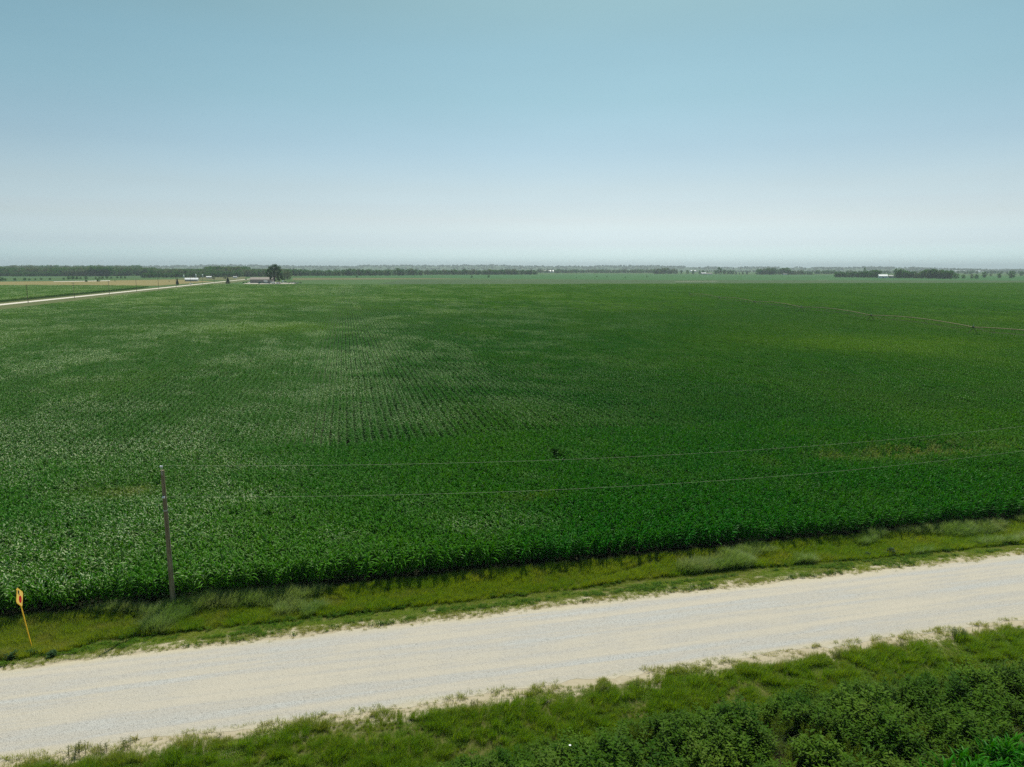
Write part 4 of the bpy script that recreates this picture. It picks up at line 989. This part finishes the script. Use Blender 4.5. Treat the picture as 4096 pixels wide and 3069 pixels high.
# ------------------------------------------------------------------ farmyard
def hall(name, pix, wdt, dep, wallh, ridge, mw, mr, label, rz=0.0, door=None, cat='building', ribs=0):
    q = G(*pix); t = empty(name, (q.x, q.y, 0), rz); tag(t, label, cat)
    MB().box((0, dep/2, wallh/2), (wdt, dep, wallh)).build('wall', [mw], t)
    for s_ in (0, 1):   # gable ends
        x = (-wdt/2 if s_ == 0 else wdt/2)
        MB().prism([(0, wallh), (dep, wallh), (dep/2, ridge)], -0.05, 0.05).build('gable', [mw], t, loc=(x+(0.06 if s_ == 0 else -0.06), 0, 0), rot=(0, 0, PI/2))
    ov = 0.5; sl = (ridge-wallh)/(dep/2)
    for s_ in (0, 1):
        y0, y1 = ((-ov, dep/2) if s_ == 0 else (dep/2, dep+ov)); z0 = wallh-sl*ov+0.12 if s_ == 0 else ridge+0.12; z1 = ridge+0.12 if s_ == 0 else wallh-sl*ov+0.12
        x0 = wdt/2+ov
        mb = MB(); mb.add([(-x0, y0, z0), (x0, y0, z0), (x0, y1, z1), (-x0, y1, z1), (-x0, y0, z0+0.12), (x0, y0, z0+0.12), (x0, y1, z1+0.12), (-x0, y1, z1+0.12)], [(0, 3, 2, 1), (4, 5, 6, 7), (0, 1, 5, 4), (1, 2, 6, 5), (2, 3, 7, 6), (3, 0, 4, 7)])
        rf = mb.build('roof_slope', [mr], t)
        mb = MB(); nr = int(wdt/1.5)
        for k in range(nr+1):
            x = -x0+0.1+k*(2*x0-0.2)/nr; mb.add([(x-.06, y0, z0+.121), (x+.06, y0, z0+.121), (x+.06, y1, z1+.121), (x-.06, y1, z1+.121), (x, y0, z0+.2), (x, y1, z1+.2)], [(0, 4, 5, 3), (4, 1, 2, 5), (0, 1, 4), (3, 5, 2)])
        mb.build('roof_seam', [mr], rf)
    for d in (door or []):
        x, w_, h_, mm, nm = d
        MB().box((x, -0.06, h_/2), (w_, 0.12, h_)).build(nm, [mm], t)
    return t
hall('farm_shed', (1046, 1133), 32, 16, 5.4, 8.4, M['taupe'], M['tauperoof'], 'long taupe metal shed with tan roof left of the huge tree', rz=-R(3), door=[(6, 5.5, 4.6, M['white'], 'garage_door'), (-3, 1.2, 2.2, M['white'], 'entry_door'), (13, 2.5, 3.6, M['grey'], 'side_door')])
hall('long_shed', (766, 1126), 20, 9, 3.2, 5.6, M['grey'], M['whitemetal'], 'long low white roofed shed in the yellow pasture left of the farm', rz=R(2), door=[(8.8, 2.2, 2.4, M['tank'], 'sliding_door'), (-3, 2.5, 2.2, M['grey'], 'door_panel')])
hall('white_barn', (3533, 1113), 20, 14, 5.2, 9.0, M['white'], M['whitemetal'], 'white barn with bright roof between the two groves on the right', rz=-R(30), door=[(0, 4, 3.8, M['grey'], 'barn_door')])
hall('grey_barn', (3569, 1112.5), 16, 10, 5.0, 7.0, M['grey'], M['grey'], 'grey metal barn attached right of the white barn', rz=-R(30), door=[(0, 3.5, 3.4, M['tank'], 'barn_door')])
hall('far_building', (2195, 1091), 60, 30, 8, 14, M['white'], M['whitemetal'], 'bright white roofed building just right of the windbreak end', rz=0, door=[(0, 8, 6, M['grey'], 'barn_door')])
hall('far_building', (2455, 1091), 40, 24, 7, 12, M['grey'], M['whitemetal'], 'dim pale building in the haze before the round grove', rz=0)
hall('far_house', (2816, 1098), 22, 10, 4, 7.5, M['taupe'], M['white'], 'small pale roofed house left of the tall round far tree', rz=0, door=[(0, 2, 2.4, M['white'], 'door')])
hall('far_house', (2838, 1098), 26, 10, 3.2, 5.5, M['white'], M['tauperoof'], 'long low tan roofed house beside the far pale roofed one', rz=0, door=[(0, 2, 2.4, M['white'], 'door')])
hall('far_house', (3142, 1100), 14, 9, 3.5, 5.5, M['white'], M['tauperoof'], 'small house half hidden in the largest right grove', rz=0)
hall('far_house', (835, 1114), 10, 7, 2.8, 4.4, M['grey'], M['white'], 'small grey house between the pale trees behind the distant road', rz=0)
hall('far_house', (940, 1113), 8, 6, 2.6, 4.0, M['white'], M['grey'], 'small pale house right of the ragged cedar', rz=0)
for x, y, w_, lab in ((3830, 1089, 60, 'left pale roof of the hazy far farmstead on the right'), (3860, 1088, 40, 'middle pale roof of the hazy far farmstead on the right'), (3915, 1090, 46, 'right pale roof of the hazy far farmstead on the right'), (2775, 1089, 40, 'dim far roof behind the small trees right of the round grove')):
    hall('far_building', (x, y), w_, 24, 8, 13, M['white'], M['whitemetal'], lab)
# silver tank on legs in the tree, grain bins at the wood edge
def bin_at(px, py, rad, h, lab, z0=0.0):
    q = G(px, py); t = empty('storage_tank', (q.x, q.y, 0)); tag(t, lab, 'tank')
    MB().tube([(0, 0, z0), (0, 0, z0+h)], rad, 16).build('tank_shell', [M['tank']], t)
    MB().tube([(0, 0, z0+h), (0, 0, z0+h+rad*0.5)], [rad*1.04, 0.15], 16).build('tank_roof', [M['whitemetal']], t)
    for k in range(4):
        if z0 > 0: a = k*PI/2+0.7; MB().tube([(rad*0.9*math.cos(a), rad*0.9*math.sin(a), 0), (rad*0.8*math.cos(a), rad*0.8*math.sin(a), z0)], 0.12, 5).build('leg', [M['metal']], t)
bin_at(1074, 1126, 1.7, 1.9, 'small white elevated tank seen through the huge tree above the shed', 11.5)
bin_at(784, 1111, 1.6, 7.5, 'tiny white silo at the wood edge above the long shed')
bin_at(735, 1112, 1.6, 6.0, 'tiny pale silo at the wood edge left of the long shed')
bin_at(811, 1112, 1.5, 7.5, 'tiny white silo at the wood edge right of the long shed')
bin_at(3725, 1113, 3.5, 10, 'white grain bin half hidden in the grove right of the barn')
patch('farmyard', [(970, 1136), (1040, 1137.5), (1180, 1136.5), (1188, 1133), (1100, 1129), (1000, 1130)], 0.18, M['concrete'], 'pale concrete farmyard in front of the shed')

def wheel(t, x, y, r_, w_=0.25, name='wheel'):
    o = MB().tube([(x, y-w_/2, r_), (x, y+w_/2, r_)], r_, 14).build(name, [M['rubber']], t)
    MB().tube([(x, y-w_/2-0.01, r_), (x, y+w_/2+0.01, r_)], r_*0.55, 10).build('rim', [M['metal']], o)
def pickup(px, py, mat, label, rz=0.0, kind='pickup'):
    q = G(px, py); t = empty('pickup_truck' if kind == 'pickup' else 'parked_car', (q.x, q.y, 0.2), rz); tag(t, label, 'truck' if kind == 'pickup' else 'car')
    if kind == 'pickup': out = [(-2.8, 0.45), (2.75, 0.45), (2.8, 0.95), (1.5, 1.1), (0.8, 1.75), (-0.6, 1.8), (-0.75, 1.15), (-2.8, 1.15)]
    else: out = [(-2.3, 0.35), (2.3, 0.35), (2.35, 0.8), (1.2, 0.95), (0.5, 1.45), (-1.1, 1.48), (-1.9, 1.0), (-2.3, 0.9)]
    MB().prism(out, -0.95, 0.95).build('body', [mat], t)
    z0, z1 = (1.2, 1.65) if kind == 'pickup' else (0.98, 1.36)
    for s_ in (-1, 1):
        MB().box((0.1 if kind == 'pickup' else -0.4, s_*0.955, (z0+z1)/2), (1.3, 0.02, z1-z0)).build('side_window', [M['glass']], t)
    MB().add([(1.46, -0.85, z0-0.03), (1.46, 0.85, z0-0.03), (0.86, 0.8, z1+0.05), (0.86, -0.8, z1+0.05)], [(0, 1, 2, 3)])
    for x in (-1.8, 1.75):
        for s_ in (-0.9, 0.9): wheel(t, x*(1 if kind == 'pickup' else 0.8), s_, 0.4)
    for s_ in (-0.7, 0.7): MB().box(((2.8 if kind == 'pickup' else 2.34), s_, 0.8), (0.08, 0.3, 0.2)).build('headlight', [M['porcelain']], t)
    return t
pickup(998, 1131.5, M['white'], 'white pickup truck parked at the left end of the shed', R(15))
pickup(765, 1137.8, M['white'], 'white car stopped on the distant road before the long shed', R(60), 'car')
pickup(984, 1119.5, M['darkpaint'], 'dark car on the distant road, left of two', R(75), 'car')
pickup(1003, 1118.2, M['darkpaint'], 'dark car on the distant road, right of two near the shed', R(75), 'car')
def flatbed(px, py, L_, mat, label, cab=None, load=None, rz=0.0):
    q = G(px, py); t = empty('flatbed_trailer', (q.x, q.y, 0.2), rz); tag(t, label, 'trailer')
    MB().box((0, 0, 1.1), (L_, 2.4, 0.35)).build('deck', [mat], t)
    MB().box((0, 0, 0.8), (L_*0.95, 0.9, 0.25)).build('frame', [M['darkpaint']], t)
    for x in (-L_/2+1.2, -L_/2+2.4, L_/2-1.5):
        for s_ in (-1.1, 1.1): wheel(t, x, s_, 0.5)
    if cab:
        MB().prism([(L_/2+0.2, 0.6), (L_/2+2.6, 0.6), (L_/2+2.6, 1.6), (L_/2+1.6, 2.0), (L_/2+1.3, 3.0), (L_/2+0.2, 3.1)], -1.15, 1.15).build('cab', [cab], t)
        MB().box((L_/2+0.9, -1.16, 2.45), (0.9, 0.03, 0.6)).build('side_window', [M['glass']], t)
    for k, (x, w_, h_, mm) in enumerate(load or []): MB().box((x, 0, 1.28+h_/2), (w_, 1.9, h_), taper=0.8).build('load', [mm], t)
    return t
flatbed(1057, 1136, 17, M['greenpaint'], 'long dark green flatbed with machinery before the shed', load=[(-5.5, 3.5, 1.6, M['greenpaint']), (0.5, 2.5, 1.1, M['greenpaint']), (5, 4, 0.7, M['greenpaint'])])
flatbed(1137, 1135.2, 16, M['grey'], 'long grey white trailer deck right of the huge tree', load=[(-3, 5, 0.25, M['white'])])
def box_trailer(px, py, d, mat, label, name='box_trailer'):
    q = G(px, py); t = empty(name, (q.x, q.y, 0.18)); tag(t, label, 'trailer')
    MB().box((0, 0, 0.75+d[2]/2), d).build('body', [mat], t)
    for x in (-0.6, 0.6):
        for s_ in (-d[1]/2+0.1, d[1]/2-0.1): wheel(t, x, s_, 0.4)
    MB().box((d[0]/2+0.6, 0, 0.6), (1.3, 0.12, 0.12)).build('hitch', [M['darkpaint']], t)
    MB().box((-d[0]/2-0.01, 0, 0.75+d[2]*0.48), (0.04, d[1]*0.8, d[2]*0.8)).build('rear_door', [M['grey']], t)
box_trailer(1092, 1136, (5.0, 2.2, 2.0), M['white'], 'small white box trailer between green flatbed and huge tree')
box_trailer(1110, 1136.5, (3.6, 2.0, 1.6), M['white'], 'small pale trailer right of the huge trunk')
box_trailer(1086, 1128, (3.0, 2.4, 3.2), M['tank'], 'pale cabinet shaped trailer against the right end of the shed')
pickup(1113, 1131, M['redpaint'], 'red and white old truck beside the huge trunk', R(20))
flatbed(1141, 1129.5, 5, M['grey'], 'white truck with tall square cab parked behind the grey trailer', cab=M['white'], rz=R(200))
def machine(px, py, s_, mat, label, seed):
    q = G(px, py); t = empty('farm_implement', (q.x, q.y, 0.18), rnd.uniform(-0.3, 0.3)); tag(t, label, 'farm machine'); rr = random.Random(seed)
    MB().tube([(-s_, 0, 0.9), (s_, 0, 0.9)], 0.12, 6).build('toolbar', [mat], t)
    for k in range(7):
        x = -s_+2*s_*k/6; MB().tube([(x, 0, 0.9), (x, -0.5, 0.5), (x, -0.7, 0.05)], 0.08, 5).build('shank', [mat], t)
    MB().tube([(-s_, 0.2, 0.9), (-s_*0.5, 0.2, 2.6), (0, 0.2, 1.2), (s_*0.6, 0.2, 2.2), (s_, 0.2, 0.9)], 0.12, 5).build('folding_frame', [mat], t)
    for x in (-s_*0.6, s_*0.6): wheel(t, x, 0.7, 0.55)
    MB().box((0, 0.2, 1.5), (s_*0.5, 1.0, 0.9), taper=0.7).build('hopper', [mat], t)
machine(1165, 1133, 3.6, M['scrap'], 'rusty red farm implement, left one of the scrap row', 1)
machine(1176, 1132, 3.2, M['scrap'], 'dark rusty folded implement at the right end of the yard', 2)
machine(1172, 1135.5, 3.0, M['white'], 'low white implement frame at the yard corner', 3)
flatbed(1186, 1135.5, 6, M['white'], 'short white trailer at the right corner of the yard')
for x, lab in ((975, 'low dark hedge bush left of the white pickup'), (987, 'low dark hedge bush touching the white pickup'), (1192, 'low dark bush behind the scrap row'), (1203, 'low dark bush at the far right of the yard')):
    tree_at(T_bush, x, 1133, 1127.5, lab, 'bush', None, 1.7, 'bush')

# ------------------------------------------------------------------ centre pivot irrigator
TW = [(183, 125), (192.6, 181.6), (202.5, 238), (213, 297), (223, 353), (233, 409), (243, 468)]
cp = empty('pivot_irrigator', (TW[1][0], TW[1][1], 0)); tag(cp, 'long rusty centre pivot irrigation pipe on wheeled towers over the corn', 'irrigator')
O = Vector((TW[1][0], TW[1][1], 0)); HP = 4.0
for i in range(len(TW)-1):
    a = Vector((*TW[i], HP))-O; b = Vector((*TW[i+1], HP))-O; d = (b-a).normalized(); s_ = Vector((-d.y, d.x, 0)); L_ = (b-a).length
    def at(t, dz=0, sd=0): q = a.lerp(b, t); return (q.x+s_.x*sd, q.y+s_.y*sd, HP+0.9*4*t*(1-t)+dz)
    sp = MB().tube([at(k/14) for k in range(15)], 0.11, 8).build('span_pipe', [M['pivot']], cp)
    for sd in (-0.9, 0.9): MB().tube([at(0)]+[at(k/7, -1.35, sd) for k in range(1, 7)]+[at(1)], 0.030, 4).build('truss_rod', [M['pivotdark']], sp)
    for k in range(1, 7):
        MB().tube([at(k/7, -1.35, -0.9), at(k/7), at(k/7, -1.35, 0.9)], 0.040, 4).build('truss_strut', [M['pivotdark']], sp)
        MB().tube([at(k/7, -1.35, -0.9), at(k/7, -1.35, 0.9)], 0.035, 4).build('cross_strut', [M['pivotdark']], sp)
    for k in range(9):
        t = (k+0.5)/9; MB().tube([at(t, 0.1), at(t, 0.3, 0.15), at(t, -0.6, 0.35), at(t, -1.5, 0.35)], 0.02, 4).build('drop_hose', [M['pivotdark']], sp)
for i, (x, y) in enumerate(TW):
    if i == len(TW)-1: d = (Vector(TW[i])-Vector(TW[i-1])).normalized()
    else: d = (Vector(TW[i+1])-Vector(TW[i])).normalized()
    s_ = Vector((-d.y, d.x)); c = Vector((x, y))-Vector(O[:2])
    tw = MB().box((c.x, c.y, HP+0.05), (0.5, 0.5, 0.4)).build('tower_head', [M['pivotdark']], cp)
    for e in (-1, 1):
        for f_ in (-1, 1):
            MB().tube([(c.x+d.x*0.25*f_, c.y+d.y*0.25*f_, HP), (c.x+s_.x*2.3*e+d.x*0.12*f_, c.y+s_.y*2.3*e+d.y*0.12*f_, 0.9)], 0.05, 5).build('leg', [M['pivotdark']], tw)
        w0 = c+s_*2.3*e; q = MB(); q.tube([(w0.x-d.x*0.2, w0.y-d.y*0.2, 0.65), (w0.x+d.x*0.2, w0.y+d.y*0.2, 0.65)], 0.65, 16); q.build('wheel', [M['rubber']], tw)
    MB().tube([(c.x+s_.x*2.3, c.y+s_.y*2.3, 0.9), (c.x-s_.x*2.3, c.y-s_.y*2.3, 0.9)], 0.07, 5).build('base_beam', [M['pivotdark']], tw)
    MB().box((c.x, c.y, HP+0.5), (0.12, 0.12, 0.5)).build('control_mast', [M['porcelain']], tw)

# ------------------------------------------------------------------ haze
mh, n, o_ = newmat('haze air')
pv = N(n, 'ShaderNodeVolumePrincipled'); pv.inputs['Color'].default_value = (0.80, 0.93, 1.0, 1); pv.inputs['Density'].default_value = 0.82e-4
pv.inputs['Anisotropy'].default_value = 0.0
n.links.new(pv.outputs[0], o_.inputs['Volume'])
hz = MB().box((0, 0, 59), (26200, 26200, 126)).build('haze', [mh]); tag(hz, 'thin pale summer haze', kind='stuff')
